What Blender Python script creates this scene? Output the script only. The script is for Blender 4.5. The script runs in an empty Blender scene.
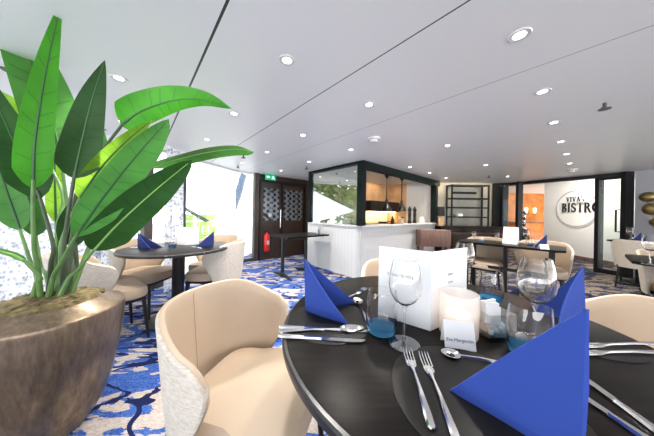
import bpy, bmesh, math, random
from math import sin, cos, pi, radians, sqrt, atan2
from mathutils import Vector, Matrix
random.seed(7)
SC = bpy.context.scene
COL = SC.collection

# ---------------------------------------------------------------- camera
EYE, FOC, ROLL = 1.135, 215.0, radians(1.0)
PX, PY = 327.0, 213.0
CEIL = 2.03
cam_data = bpy.data.cameras.new('camera')
cam_data.sensor_width = 36.0
cam_data.lens = FOC / 654.0 * 36.0
cam_data.shift_y = -(218.0 - PY) / 654.0
cam_data.clip_start = 0.02
cam = bpy.data.objects.new('camera', cam_data)
COL.objects.link(cam)
cam.matrix_world = Matrix.Translation((0, 0, EYE)) @ Matrix.Rotation(pi / 2, 4, 'X') @ Matrix.Rotation(ROLL, 4, 'Z')
SC.camera = cam

# ---------------------------------------------------------------- sky, lights, exposure
world = bpy.data.worlds.new('overcast_sky_plus_uplight')
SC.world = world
world.use_nodes = True
bg = world.node_tree.nodes['Background']
# bright overcast sky above, stronger uplight added below horizon to lift the ceiling
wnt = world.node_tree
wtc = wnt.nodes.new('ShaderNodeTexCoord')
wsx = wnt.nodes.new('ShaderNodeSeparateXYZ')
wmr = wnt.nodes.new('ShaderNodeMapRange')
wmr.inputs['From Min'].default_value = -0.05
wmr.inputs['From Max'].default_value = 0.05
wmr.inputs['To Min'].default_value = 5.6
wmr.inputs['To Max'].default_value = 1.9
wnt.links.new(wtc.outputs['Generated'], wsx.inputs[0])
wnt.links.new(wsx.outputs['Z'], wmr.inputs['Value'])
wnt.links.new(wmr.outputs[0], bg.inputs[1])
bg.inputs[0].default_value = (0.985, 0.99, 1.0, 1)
SC.view_settings.view_transform = 'Standard'
SC.view_settings.look = 'None'
SC.view_settings.gamma = 1.0
SC.view_settings.use_curve_mapping = False
SC.view_settings.exposure = 0.70
SC.cycles.max_bounces = 10
SC.cycles.transparent_max_bounces = 16
SC.cycles.sample_clamp_indirect = 6.0
SC.cycles.caustics_reflective = False
SC.cycles.caustics_refractive = True
SC.cycles.blur_glossy = 0.6
SC.cycles.use_denoising = True


def area(name, loc, aim, sx, sy, watts, col):
    d = bpy.data.lights.new(name, 'AREA')
    d.shape = 'RECTANGLE'; d.size = sx; d.size_y = sy; d.energy = watts; d.color = col
    o = bpy.data.objects.new(name, d)
    COL.objects.link(o)
    o.location = loc
    o.rotation_euler = (Vector(aim) - Vector(loc)).to_track_quat('-Z', 'Y').to_euler()
    return o


# ---------------------------------------------------------------- measuring helpers (photo measurements -> places in the room)
def ray(x, y):
    dx, dy = x - PX, y - PY
    return (cos(ROLL) * dx + sin(ROLL) * dy) / FOC, (-sin(ROLL) * dx + cos(ROLL) * dy) / FOC


def P(x, y, z):
    u, v = ray(x, y)
    Y = (EYE - z) / v
    return Vector((u * Y, Y, z))


def D(x, y, Y):
    u, v = ray(x, y)
    return Vector((u * Y, Y, EYE - v * Y))


AX = Vector((-0.666, 0.746, 0)).normalized()      # room axis running back to the windows
BX = Vector((0.746, 0.666, 0)).normalized()       # room axis running back to the bistro door
RA = atan2(AX.y, AX.x)
RB = atan2(BX.y, BX.x)


# ---------------------------------------------------------------- mesh helpers
def box(bm, c, s, rz=0.0, bev=0.0):
    m = Matrix.Translation(c) @ Matrix.Rotation(rz, 4, 'Z') @ Matrix.Diagonal((s[0], s[1], s[2], 1))
    r = bmesh.ops.create_cube(bm, size=1.0, matrix=m)
    if bev:
        es = list({e for v in r['verts'] for e in v.link_edges})
        bmesh.ops.bevel(bm, geom=es, offset=bev, segments=2, affect='EDGES', profile=0.5)
    return bm


def B(c, s, rz=0.0, bev=0.0):
    return box(bmesh.new(), c, s, rz, bev)


def beam(bm, a, b, w, z0, z1):
    a, b = Vector(a), Vector(b)
    d = b - a
    L = sqrt(d.x ** 2 + d.y ** 2)
    box(bm, ((a.x + b.x) / 2, (a.y + b.y) / 2, (z0 + z1) / 2), (L, w, z1 - z0), atan2(d.y, d.x))
    return bm


def lathe(bm, prof, seg=32, c=(0, 0, 0), caps=True):
    rings = []
    for r, z in prof:
        if r < 1e-6:
            rings.append([bm.verts.new((c[0], c[1], c[2] + z))])
        else:
            rings.append([bm.verts.new((c[0] + r * cos(2 * pi * k / seg), c[1] + r * sin(2 * pi * k / seg), c[2] + z)) for k in range(seg)])
    for p, q in zip(rings, rings[1:]):
        for k in range(seg):
            k2 = (k + 1) % seg
            if len(p) == 1 and len(q) == 1:
                continue
            if len(p) == 1:
                bm.faces.new((p[0], q[k2], q[k]))
            elif len(q) == 1:
                bm.faces.new((p[k], p[k2], q[0]))
            else:
                bm.faces.new((p[k], p[k2], q[k2], q[k]))
    if caps:
        if len(rings[0]) > 1:
            bm.faces.new(list(reversed(rings[0])))
        if len(rings[-1]) > 1:
            bm.faces.new(rings[-1])
    return bm


def tube(bm, pts, rad, seg=8, flat=1.0):
    pts = [Vector(p) for p in pts]
    n = len(pts)
    if not hasattr(rad, '__len__'):
        rad = [rad] * n
    t0 = (pts[1] - pts[0]).normalized()
    ref = Vector((0, 0, 1)) if abs(t0.z) < 0.9 else Vector((1, 0, 0))
    s = t0.cross(ref).normalized()
    rings = []
    for i, p in enumerate(pts):
        t = (pts[min(i + 1, n - 1)] - pts[max(i - 1, 0)]).normalized()
        s = (s - t * s.dot(t)).normalized()
        w = t.cross(s)
        rings.append([bm.verts.new(p + rad[i] * (cos(2 * pi * k / seg) * s + flat * sin(2 * pi * k / seg) * w)) for k in range(seg)])
    for a, b in zip(rings, rings[1:]):
        for k in range(seg):
            bm.faces.new((a[k], a[(k + 1) % seg], b[(k + 1) % seg], b[k]))
    bm.faces.new(list(reversed(rings[0])))
    bm.faces.new(rings[-1])
    return bm


def prism(bm, poly, z0, z1):
    lo = [bm.verts.new((x, y, z0)) for x, y in poly]
    hi = [bm.verts.new((x, y, z1)) for x, y in poly]
    n = len(poly)
    bm.faces.new(list(reversed(lo)))
    bm.faces.new(hi)
    for k in range(n):
        bm.faces.new((lo[k], lo[(k + 1) % n], hi[(k + 1) % n], hi[k]))
    return bm


def plate(bm, corners, th):
    """a solid sheet of the given thickness standing on its corner loop"""
    c = [Vector(p) for p in corners]
    n = (c[1] - c[0]).cross(c[2] - c[0]).normalized() * th * 0.5
    lo = [bm.verts.new(p - n) for p in c]
    hi = [bm.verts.new(p + n) for p in c]
    k = len(c)
    bm.faces.new(list(reversed(lo)))
    bm.faces.new(hi)
    for i in range(k):
        bm.faces.new((lo[i], lo[(i + 1) % k], hi[(i + 1) % k], hi[i]))
    return bm


def strip(bm, poly, w, closed=False):
    """a flat ribbon along a 2D poly-line, in XY"""
    return bm


def spline(pts, n):
    pts = [Vector(p) for p in pts]
    if len(pts) == 2:
        return [pts[0].lerp(pts[1], i / (n - 1)) for i in range(n)]
    P_ = [2 * pts[0] - pts[1]] + pts + [2 * pts[-1] - pts[-2]]
    out = []
    m = len(pts) - 1
    for i in range(n):
        t = i / (n - 1) * m
        k = min(int(t), m - 1)
        u = t - k
        a, b, c, d = P_[k], P_[k + 1], P_[k + 2], P_[k + 3]
        out.append(0.5 * ((2 * b) + (-a + c) * u + (2 * a - 5 * b + 4 * c - d) * u * u + (-a + 3 * b - 3 * c + d) * u ** 3))
    return out


def obj(name, bm, mat, parent=None, smooth=True, loc=None, rotz=0.0, fix=True):
    if fix:
        bmesh.ops.recalc_face_normals(bm, faces=bm.faces)
    me = bpy.data.meshes.new(name)
    bm.to_mesh(me)
    bm.free()
    if smooth:
        me.polygons.foreach_set('use_smooth', [True] * len(me.polygons))
        try:
            me.set_sharp_from_angle(angle=radians(38))
        except Exception:
            pass
    for m in (mat if isinstance(mat, (list, tuple)) else [mat]):
        me.materials.append(m)
    o = bpy.data.objects.new(name, me)
    COL.objects.link(o)
    if parent is not None:
        o.parent = parent
    if loc is not None:
        o.location = loc
    o.rotation_euler.z = rotz
    return o


def tag(o, label, cat, group=None, kind=None):
    o['label'] = label
    o['category'] = cat
    if group:
        o['group'] = group
    if kind:
        o['kind'] = kind
    return o


def thing(name, label, cat, loc=(0, 0, 0), rotz=0.0, group=None):
    o = bpy.data.objects.new(name, None)
    o.empty_display_size = 0.1
    COL.objects.link(o)
    o.location = loc
    o.rotation_euler = (0, 0, rotz)
    return tag(o, label, cat, group)


def struct(name, bm, mat, parent=None, smooth=False):
    o = obj(name, bm, mat, parent, smooth)
    if parent is None:
        o['kind'] = 'structure'
    return o


def dup(root, loc, rotz, label=None, group=None):
    r = root.copy(); COL.objects.link(r)
    r.location = loc; r.rotation_euler = (0, 0, rotz)
    if label:
        r['label'] = label
    if group:
        r['group'] = group
    for ch in list(root.children):
        c = ch.copy(); COL.objects.link(c); c.parent = r
        for g in list(ch.children):
            d = g.copy(); COL.objects.link(d); d.parent = c
    return r


def text_bm(s, size):
    cu = bpy.data.curves.new('lettering', 'FONT')
    cu.body = s; cu.size = size; cu.align_x = 'CENTER'; cu.resolution_u = 3; cu.extrude = 0.0004
    o = bpy.data.objects.new('lettering', cu)
    COL.objects.link(o)
    bpy.context.view_layer.update()
    me = bpy.data.meshes.new_from_object(o.evaluated_get(bpy.context.evaluated_depsgraph_get()))
    bpy.data.objects.remove(o)
    bpy.data.curves.remove(cu)
    bm = bmesh.new()
    bm.from_mesh(me)
    bpy.data.meshes.remove(me)
    return bm


# ---------------------------------------------------------------- materials
def new_mat(name):
    m = bpy.data.materials.new(name)
    m.use_nodes = True
    return m, m.node_tree, m.node_tree.nodes['Principled BSDF']


def N(nt, typ, **kw):
    n = nt.nodes.new(typ)
    for k, v in kw.items():
        if k.startswith('i_'):
            n.inputs[k[2:].replace('_', ' ')].default_value = v
        else:
            setattr(n, k, v)
    return n


def rgba(c):
    return (c[0], c[1], c[2], 1)


def pbr(name, col, rough=0.5, metal=0.0, spec=0.5, emit=None, strength=0.0, noise=0.0, nscale=20.0, bump=0.0, bscale=200.0, stretch=(1, 1, 1), coat=0.0):
    m, nt, b = new_mat(name)
    b.inputs['Base Color'].default_value = rgba(col)
    b.inputs['Roughness'].default_value = rough
    b.inputs['Metallic'].default_value = metal
    b.inputs['Specular IOR Level'].default_value = spec
    b.inputs['Coat Weight'].default_value = coat
    if emit:
        b.inputs['Emission Color'].default_value = rgba(emit)
        b.inputs['Emission Strength'].default_value = strength
    tc = N(nt, 'ShaderNodeTexCoord')
    mp = N(nt, 'ShaderNodeMapping')
    mp.inputs['Scale'].default_value = stretch
    nt.links.new(tc.outputs['Object'], mp.inputs['Vector'])
    if noise:
        n = N(nt, 'ShaderNodeTexNoise')
        n.inputs['Scale'].default_value = nscale
        n.inputs['Detail'].default_value = 4
        nt.links.new(mp.outputs[0], n.inputs['Vector'])
        cr = N(nt, 'ShaderNodeValToRGB')
        cr.color_ramp.elements[0].position = 0.3
        cr.color_ramp.elements[1].position = 0.7
        cr.color_ramp.elements[0].color = rgba([max(0, c * (1 - noise)) for c in col])
        cr.color_ramp.elements[1].color = rgba([min(1, c * (1 + noise)) for c in col])
        nt.links.new(n.outputs['Fac'], cr.inputs[0])
        nt.links.new(cr.outputs[0], b.inputs['Base Color'])
    if bump:
        n2 = N(nt, 'ShaderNodeTexNoise')
        n2.inputs['Scale'].default_value = bscale
        nt.links.new(mp.outputs[0], n2.inputs['Vector'])
        bp = N(nt, 'ShaderNodeBump')
        bp.inputs['Strength'].default_value = bump
        bp.inputs['Distance'].default_value = 0.002
        nt.links.new(n2.outputs['Fac'], bp.inputs['Height'])
        nt.links.new(bp.outputs[0], b.inputs['Normal'])
    return m


def glass_mat(name, tint=(1, 1, 1), fac=0.10, rough=0.0, edge=0.55):
    """thin clear glass: mostly see-through, mirror-like at glancing angles"""
    m, nt, b = new_mat(name)
    nt.nodes.remove(b)
    out = nt.nodes['Material Output']
    tr = N(nt, 'ShaderNodeBsdfTransparent'); tr.inputs[0].default_value = rgba(tint)
    gl = N(nt, 'ShaderNodeBsdfGlossy'); gl.inputs['Roughness'].default_value = rough
    lw = N(nt, 'ShaderNodeLayerWeight'); lw.inputs[0].default_value = 0.25
    mr = N(nt, 'ShaderNodeMapRange')
    mr.inputs['To Min'].default_value = fac
    mr.inputs['To Max'].default_value = edge
    mx = N(nt, 'ShaderNodeMixShader')
    nt.links.new(lw.outputs['Facing'], mr.inputs['Value'])
    nt.links.new(mr.outputs[0], mx.inputs[0])
    nt.links.new(tr.outputs[0], mx.inputs[1])
    nt.links.new(gl.outputs[0], mx.inputs[2])
    nt.links.new(mx.outputs[0], out.inputs[0])
    return m


def clear_glass(name, tint, body=None):
    m, nt, b = new_mat(name)
    nt.nodes.remove(b)
    g = N(nt, 'ShaderNodeBsdfGlass')
    g.inputs['Color'].default_value = rgba(tint)
    g.inputs['Roughness'].default_value = 0.0
    g.inputs['IOR'].default_value = 1.45
    out = g
    if body:
        d = N(nt, 'ShaderNodeBsdfTranslucent'); d.inputs[0].default_value = rgba(body)
        d2 = N(nt, 'ShaderNodeBsdfDiffuse'); d2.inputs[0].default_value = rgba(body)
        ma = N(nt, 'ShaderNodeMixShader'); ma.inputs[0].default_value = 0.5
        out = N(nt, 'ShaderNodeMixShader'); out.inputs[0].default_value = 0.48
        nt.links.new(d.outputs[0], ma.inputs[1]); nt.links.new(d2.outputs[0], ma.inputs[2])
        nt.links.new(g.outputs[0], out.inputs[1]); nt.links.new(ma.outputs[0], out.inputs[2])
    nt.links.new(out.outputs[0], nt.nodes['Material Output'].inputs[0])
    return m


def milky_mat():
    m, nt, b = new_mat('milky_candle_glass')
    b.inputs['Base Color'].default_value = (0.86, 0.86, 0.88, 1)
    b.inputs['Roughness'].default_value = 0.2
    tl = N(nt, 'ShaderNodeBsdfTranslucent'); tl.inputs[0].default_value = (0.9, 0.88, 0.88, 1)
    tr = N(nt, 'ShaderNodeBsdfTransparent')
    m1 = N(nt, 'ShaderNodeMixShader'); m1.inputs[0].default_value = 0.5
    m2 = N(nt, 'ShaderNodeMixShader'); m2.inputs[0].default_value = 0.5
    nt.links.new(b.outputs[0], m1.inputs[1]); nt.links.new(tl.outputs[0], m1.inputs[2])
    nt.links.new(m1.outputs[0], m2.inputs[1]); nt.links.new(tr.outputs[0], m2.inputs[2])
    nt.links.new(m2.outputs[0], nt.nodes['Material Output'].inputs[0])
    return m


def carpet_mat():
    m, nt, b = new_mat('patterned_carpet')
    L = nt.links.new
    tc = N(nt, 'ShaderNodeTexCoord')
    mp = N(nt, 'ShaderNodeMapping')
    mp.inputs['Rotation'].default_value = (0, 0, radians(-14))
    mp.inputs['Scale'].default_value = (0.85, 2.0, 1)
    L(tc.outputs['Object'], mp.inputs['Vector'])
    # ragged blue patches
    n1 = N(nt, 'ShaderNodeTexNoise', i_Scale=3.2, i_Detail=7.0, i_Roughness=0.64, i_Distortion=0.9)
    L(mp.outputs[0], n1.inputs['Vector'])
    r1 = N(nt, 'ShaderNodeValToRGB')
    r1.color_ramp.interpolation = 'CONSTANT'
    e = r1.color_ramp.elements
    e[0].position = 0.0; e[0].color = (0, 0, 0, 1)
    e[1].position = 0.495; e[1].color = (1, 1, 1, 1)
    L(n1.outputs['Fac'], r1.inputs[0])
    # light fibres inside the blue
    n2 = N(nt, 'ShaderNodeTexNoise', i_Scale=30.0, i_Detail=4.0, i_Distortion=2.5)
    L(mp.outputs[0], n2.inputs['Vector'])
    blue = N(nt, 'ShaderNodeValToRGB')
    e = blue.color_ramp.elements
    e[0].position = 0.35; e[0].color = (0.012, 0.038, 0.21, 1)
    e[1].position = 0.66; e[1].color = (0.065, 0.14, 0.38, 1)
    L(n2.outputs['Fac'], blue.inputs[0])
    cream = N(nt, 'ShaderNodeValToRGB')
    e = cream.color_ramp.elements
    e[0].position = 0.3; e[0].color = (0.29, 0.235, 0.205, 1)
    e[1].position = 0.6; e[1].color = (0.42, 0.385, 0.365, 1)
    L(n2.outputs['Fac'], cream.inputs[0])
    # second colourway by the bistro door: tan, charcoal, slate
    tan = N(nt, 'ShaderNodeValToRGB')
    e = tan.color_ramp.elements
    e[0].position = 0.3; e[0].color = (0.16, 0.115, 0.075, 1)
    e[1].position = 0.65; e[1].color = (0.29, 0.25, 0.21, 1)
    L(n2.outputs['Fac'], tan.inputs[0])
    slate = N(nt, 'ShaderNodeValToRGB')
    e = slate.color_ramp.elements
    e[0].position = 0.35; e[0].color = (0.012, 0.013, 0.017, 1)
    e[1].position = 0.66; e[1].color = (0.07, 0.085, 0.13, 1)
    L(n2.outputs['Fac'], slate.inputs[0])
    sx = N(nt, 'ShaderNodeSeparateXYZ')
    L(tc.outputs['Object'], sx.inputs[0])
    zr = N(nt, 'ShaderNodeMapRange')
    zr.inputs['From Min'].default_value = 0.9; zr.inputs['From Max'].default_value = 1.9
    L(sx.outputs['X'], zr.inputs['Value'])
    mB = N(nt, 'ShaderNodeMixRGB'); L(zr.outputs[0], mB.inputs[0]); L(blue.outputs[0], mB.inputs[1]); L(slate.outputs[0], mB.inputs[2])
    mC = N(nt, 'ShaderNodeMixRGB'); L(zr.outputs[0], mC.inputs[0]); L(cream.outputs[0], mC.inputs[1]); L(tan.outputs[0], mC.inputs[2])
    m1 = N(nt, 'ShaderNodeMixRGB'); L(r1.outputs[0], m1.inputs[0]); L(mC.outputs[0], m1.inputs[1]); L(mB.outputs[0], m1.inputs[2])
    # navy branches
    mp2 = N(nt, 'ShaderNodeMapping')
    mp2.inputs['Rotation'].default_value = (0, 0, radians(-22))
    mp2.inputs['Scale'].default_value = (0.55, 1.7, 1)
    L(tc.outputs['Object'], mp2.inputs['Vector'])
    n3 = N(nt, 'ShaderNodeTexNoise', i_Scale=2.3, i_Detail=3.0, i_Roughness=0.5, i_Distortion=0.8)
    L(mp2.outputs[0], n3.inputs['Vector'])
    ab = N(nt, 'ShaderNodeMath', operation='SUBTRACT'); ab.inputs[1].default_value = 0.5
    L(n3.outputs['Fac'], ab.inputs[0])
    aa = N(nt, 'ShaderNodeMath', operation='ABSOLUTE'); L(ab.outputs[0], aa.inputs[0])
    lt = N(nt, 'ShaderNodeMath', operation='LESS_THAN'); lt.inputs[1].default_value = 0.02
    L(aa.outputs[0], lt.inputs[0])
    m2 = N(nt, 'ShaderNodeMixRGB'); L(lt.outputs[0], m2.inputs[0]); L(m1.outputs[0], m2.inputs[1])
    m2.inputs[2].default_value = (0.008, 0.012, 0.055, 1)
    L(m2.outputs[0], b.inputs['Base Color'])
    b.inputs['Roughness'].default_value = 0.95
    b.inputs['Specular IOR Level'].default_value = 0.1
    n4 = N(nt, 'ShaderNodeTexNoise', i_Scale=180.0)
    L(tc.outputs['Object'], n4.inputs['Vector'])
    bp = N(nt, 'ShaderNodeBump'); bp.inputs['Strength'].default_value = 0.5; bp.inputs['Distance'].default_value = 0.004
    L(n4.outputs['Fac'], bp.inputs['Height']); L(bp.outputs[0], b.inputs['Normal'])
    return m


def ceiling_mat(lines):
    """white lacquered panels; each entry of lines is (offset across the panels, half width, darkness)"""
    m, nt, b = new_mat('white_ceiling_panels')
    L = nt.links.new
    tc = N(nt, 'ShaderNodeTexCoord')
    dot = N(nt, 'ShaderNodeVectorMath', operation='DOT_PRODUCT')
    dot.inputs[1].default_value = BX
    L(tc.outputs['Object'], dot.inputs[0])
    cur = None
    base = (0.79, 0.795, 0.80, 1)
    for off, hw, dark in lines:
        s = N(nt, 'ShaderNodeMath', operation='SUBTRACT'); s.inputs[1].default_value = off
        L(dot.outputs['Value'], s.inputs[0])
        a = N(nt, 'ShaderNodeMath', operation='ABSOLUTE'); L(s.outputs[0], a.inputs[0])
        c = N(nt, 'ShaderNodeMath', operation='LESS_THAN'); c.inputs[1].default_value = hw
        L(a.outputs[0], c.inputs[0])
        mx = N(nt, 'ShaderNodeMixRGB')
        L(c.outputs[0], mx.inputs[0])
        if cur is None:
            mx.inputs[1].default_value = base
        else:
            L(cur, mx.inputs[1])
        mx.inputs[2].default_value = rgba([v * (1 - dark) for v in base[:3]])
        cur = mx.outputs[0]
    L(cur, b.inputs['Base Color'])
    b.inputs['Roughness'].default_value = 0.38
    b.inputs['Specular IOR Level'].default_value = 0.35
    return m


def leaf_mat(name, col, rib, trans=0.35):
    m, nt, b = new_mat(name)
    L = nt.links.new
    out = nt.nodes['Material Output']
    uv = N(nt, 'ShaderNodeUVMap')
    sp = N(nt, 'ShaderNodeSeparateXYZ'); L(uv.outputs[0], sp.inputs[0])
    au = N(nt, 'ShaderNodeMath', operation='ABSOLUTE'); L(sp.outputs['X'], au.inputs[0])
    k = N(nt, 'ShaderNodeMath', operation='MULTIPLY'); k.inputs[1].default_value = -0.045; L(au.outputs[0], k.inputs[0])
    ad = N(nt, 'ShaderNodeMath', operation='ADD'); L(sp.outputs['Y'], ad.inputs[0]); L(k.outputs[0], ad.inputs[1])
    # faint side veins at uneven spacing
    cb = N(nt, 'ShaderNodeCombineXYZ'); L(ad.outputs[0], cb.inputs[0])
    sgn = N(nt, 'ShaderNodeMath', operation='SIGN'); L(sp.outputs['X'], sgn.inputs[0]); L(sgn.outputs[0], cb.inputs[1])
    vo = N(nt, 'ShaderNodeTexVoronoi', feature='DISTANCE_TO_EDGE', voronoi_dimensions='1D')
    vo.inputs['Scale'].default_value = 9.0
    a2 = N(nt, 'ShaderNodeMath', operation='MULTIPLY_ADD'); a2.inputs[1].default_value = 0.021; L(sgn.outputs[0], a2.inputs[0]); L(ad.outputs[0], a2.inputs[2])
    L(a2.outputs[0], vo.inputs['W'])
    lt = N(nt, 'ShaderNodeMath', operation='LESS_THAN'); lt.inputs[1].default_value = 0.045; L(vo.outputs['Distance'], lt.inputs[0])
    edge = N(nt, 'ShaderNodeMath', operation='LESS_THAN'); edge.inputs[1].default_value = 0.86; L(au.outputs[0], edge.inputs[0])
    f1 = N(nt, 'ShaderNodeMath', operation='MULTIPLY'); L(lt.outputs[0], f1.inputs[0]); L(edge.outputs[0], f1.inputs[1])
    f2 = N(nt, 'ShaderNodeMath', operation='MULTIPLY'); f2.inputs[1].default_value = 0.36; L(f1.outputs[0], f2.inputs[0])
    nz = N(nt, 'ShaderNodeTexNoise', i_Scale=5.0, i_Detail=3.0)
    tc = N(nt, 'ShaderNodeTexCoord'); L(tc.outputs['Object'], nz.inputs['Vector'])
    cr = N(nt, 'ShaderNodeValToRGB')
    cr.color_ramp.elements[0].position = 0.32; cr.color_ramp.elements[0].color = rgba([c * 0.72 for c in col])
    cr.color_ramp.elements[1].position = 0.68; cr.color_ramp.elements[1].color = rgba([min(1, c * 1.25) for c in col])
    L(nz.outputs['Fac'], cr.inputs[0])
    mx = N(nt, 'ShaderNodeMixRGB'); L(f2.outputs[0], mx.inputs[0]); L(cr.outputs[0], mx.inputs[1]); mx.inputs[2].default_value = rgba(rib)
    L(mx.outputs[0], b.inputs['Base Color'])
    b.inputs['Roughness'].default_value = 0.5
    b.inputs['Specular IOR Level'].default_value = 0.3
    tl = N(nt, 'ShaderNodeBsdfTranslucent'); L(mx.outputs[0], tl.inputs[0])
    ms = N(nt, 'ShaderNodeMixShader'); ms.inputs[0].default_value = trans
    L(b.outputs[0], ms.inputs[1]); L(tl.outputs[0], ms.inputs[2]); L(ms.outputs[0], out.inputs[0])
    return m


def sheer_mat():
    m, nt, b = new_mat('white_lace_sheer')
    L = nt.links.new
    out = nt.nodes['Material Output']
    nt.nodes.remove(b)
    tc = N(nt, 'ShaderNodeTexCoord')
    v = N(nt, 'ShaderNodeTexVoronoi', i_Scale=26.0)
    L(tc.outputs['Object'], v.inputs['Vector'])
    n = N(nt, 'ShaderNodeTexNoise', i_Scale=9.0, i_Detail=4.0)
    L(tc.outputs['Object'], n.inputs['Vector'])
    sm = N(nt, 'ShaderNodeMath', operation='MULTIPLY'); L(v.outputs['Distance'], sm.inputs[0]); L(n.outputs['Fac'], sm.inputs[1])
    cr = N(nt, 'ShaderNodeValToRGB')
    cr.color_ramp.elements[0].position = 0.08; cr.color_ramp.elements[0].color = (0.30, 0.33, 0.45, 1)
    cr.color_ramp.elements[1].position = 0.30; cr.color_ramp.elements[1].color = (0.85, 0.86, 0.90, 1)
    L(sm.outputs[0], cr.inputs[0])
    df = N(nt, 'ShaderNodeBsdfDiffuse'); L(cr.outputs[0], df.inputs[0])
    tl = N(nt, 'ShaderNodeBsdfTranslucent'); L(cr.outputs[0], tl.inputs[0])
    tr = N(nt, 'ShaderNodeBsdfTransparent')
    m1 = N(nt, 'ShaderNodeMixShader'); m1.inputs[0].default_value = 0.30
    L(df.outputs[0], m1.inputs[1]); L(tl.outputs[0], m1.inputs[2])
    m2 = N(nt, 'ShaderNodeMixShader'); m2.inputs[0].default_value = 0.12
    L(m1.outputs[0], m2.inputs[1]); L(tr.outputs[0], m2.inputs[2]); L(m2.outputs[0], out.inputs[0])
    return m


def check_glass_mat():
    """dark door glass with a frosted pattern of small dots and squares"""
    m, nt, b = new_mat('patterned_door_glass')
    L = nt.links.new
    tc = N(nt, 'ShaderNodeTexCoord')
    ck = N(nt, 'ShaderNodeTexVoronoi', i_Scale=10.5)
    ck.inputs['Randomness'].default_value = 0.15
    mp = N(nt, 'ShaderNodeMapping'); mp.inputs['Scale'].default_value = (1, 1, 1); mp.inputs['Rotation'].default_value = (0, radians(45), 0)
    L(tc.outputs['Object'], mp.inputs[0]); L(mp.outputs[0], ck.inputs['Vector'])
    cr = N(nt, 'ShaderNodeValToRGB')
    cr.color_ramp.elements[0].position = 0.38; cr.color_ramp.elements[0].color = (0.012, 0.014, 0.02, 1)
    cr.color_ramp.elements[1].position = 0.50; cr.color_ramp.elements[1].color = (0.15, 0.17, 0.19, 1)
    L(ck.outputs['Distance'], cr.inputs[0])
    L(cr.outputs[0], b.inputs['Base Color'])
    b.inputs['Roughness'].default_value = 0.25
    return m


def tile_mat():
    """narrow upright matt white tiles, joints every 7.5 cm"""
    m, nt, b = new_mat('white_upright_tiles')
    L = nt.links.new
    tc = N(nt, 'ShaderNodeTexCoord')
    cur = []
    for ax, per in ((AX, 0.085), (BX, 0.085)):
        d = N(nt, 'ShaderNodeVectorMath', operation='DOT_PRODUCT'); d.inputs[1].default_value = ax
        L(tc.outputs['Object'], d.inputs[0])
        q = N(nt, 'ShaderNodeMath', operation='DIVIDE'); q.inputs[1].default_value = per; L(d.outputs['Value'], q.inputs[0])
        f = N(nt, 'ShaderNodeMath', operation='FRACT'); L(q.outputs[0], f.inputs[0])
        l = N(nt, 'ShaderNodeMath', operation='LESS_THAN'); l.inputs[1].default_value = 0.06; L(f.outputs[0], l.inputs[0])
        cur.append(l)
    mx_ = N(nt, 'ShaderNodeMath', operation='MAXIMUM'); L(cur[0].outputs[0], mx_.inputs[0]); L(cur[1].outputs[0], mx_.inputs[1])
    mx = N(nt, 'ShaderNodeMixRGB'); L(mx_.outputs[0], mx.inputs[0])
    mx.inputs[1].default_value = (0.60, 0.61, 0.615, 1); mx.inputs[2].default_value = (0.46, 0.47, 0.48, 1)
    L(mx.outputs[0], b.inputs['Base Color'])
    b.inputs['Roughness'].default_value = 0.35
    return m


def pot_mat():
    m, nt, b = new_mat('bronze_glazed_pot')
    L = nt.links.new
    tc = N(nt, 'ShaderNodeTexCoord')
    mp = N(nt, 'ShaderNodeMapping'); mp.inputs['Scale'].default_value = (1, 1, 0.22)
    L(tc.outputs['Object'], mp.inputs[0])
    n = N(nt, 'ShaderNodeTexNoise', i_Scale=46.0, i_Detail=6.0, i_Roughness=0.7); L(mp.outputs[0], n.inputs['Vector'])
    n2 = N(nt, 'ShaderNodeTexNoise', i_Scale=4.0, i_Detail=3.0); L(tc.outputs['Object'], n2.inputs['Vector'])
    ad = N(nt, 'ShaderNodeMath', operation='ADD'); L(n.outputs['Fac'], ad.inputs[0]); L(n2.outputs['Fac'], ad.inputs[1])
    hf = N(nt, 'ShaderNodeMath', operation='MULTIPLY'); hf.inputs[1].default_value = 0.5; L(ad.outputs[0], hf.inputs[0])
    cr = N(nt, 'ShaderNodeValToRGB')
    e = cr.color_ramp.elements
    e[0].position = 0.33; e[0].color = (0.085, 0.062, 0.043, 1)
    e[1].position = 0.64; e[1].color = (0.30, 0.225, 0.155, 1)
    x = e.new(0.5); x.color = (0.185, 0.135, 0.092, 1)
    L(hf.outputs[0], cr.inputs[0]); L(cr.outputs[0], b.inputs['Base Color'])
    b.inputs['Metallic'].default_value = 0.6
    b.inputs['Roughness'].default_value = 0.3
    bp = N(nt, 'ShaderNodeBump'); bp.inputs['Strength'].default_value = 0.25; bp.inputs['Distance'].default_value = 0.004
    L(n.outputs['Fac'], bp.inputs['Height']); L(bp.outputs[0], b.inputs['Normal'])
    return m


def weave_mat(name, c1, c2, scale):
    m, nt, b = new_mat(name)
    L = nt.links.new
    tc = N(nt, 'ShaderNodeTexCoord')
    mp = N(nt, 'ShaderNodeMapping'); mp.inputs['Scale'].default_value = (0.45, 0.45, 1.6)
    L(tc.outputs['Object'], mp.inputs[0])
    n = N(nt, 'ShaderNodeTexNoise', i_Scale=scale, i_Detail=2.0); L(mp.outputs[0], n.inputs['Vector'])
    cr = N(nt, 'ShaderNodeValToRGB')
    cr.color_ramp.elements[0].position = 0.36; cr.color_ramp.elements[0].color = rgba(c1)
    cr.color_ramp.elements[1].position = 0.6; cr.color_ramp.elements[1].color = rgba(c2)
    L(n.outputs['Fac'], cr.inputs[0]); L(cr.outputs[0], b.inputs['Base Color'])
    b.inputs['Roughness'].default_value = 0.9
    bp = N(nt, 'ShaderNodeBump'); bp.inputs['Strength'].default_value = 0.6; bp.inputs['Distance'].default_value = 0.003
    L(n.outputs['Fac'], bp.inputs['Height']); L(bp.outputs[0], b.inputs['Normal'])
    return m


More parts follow.
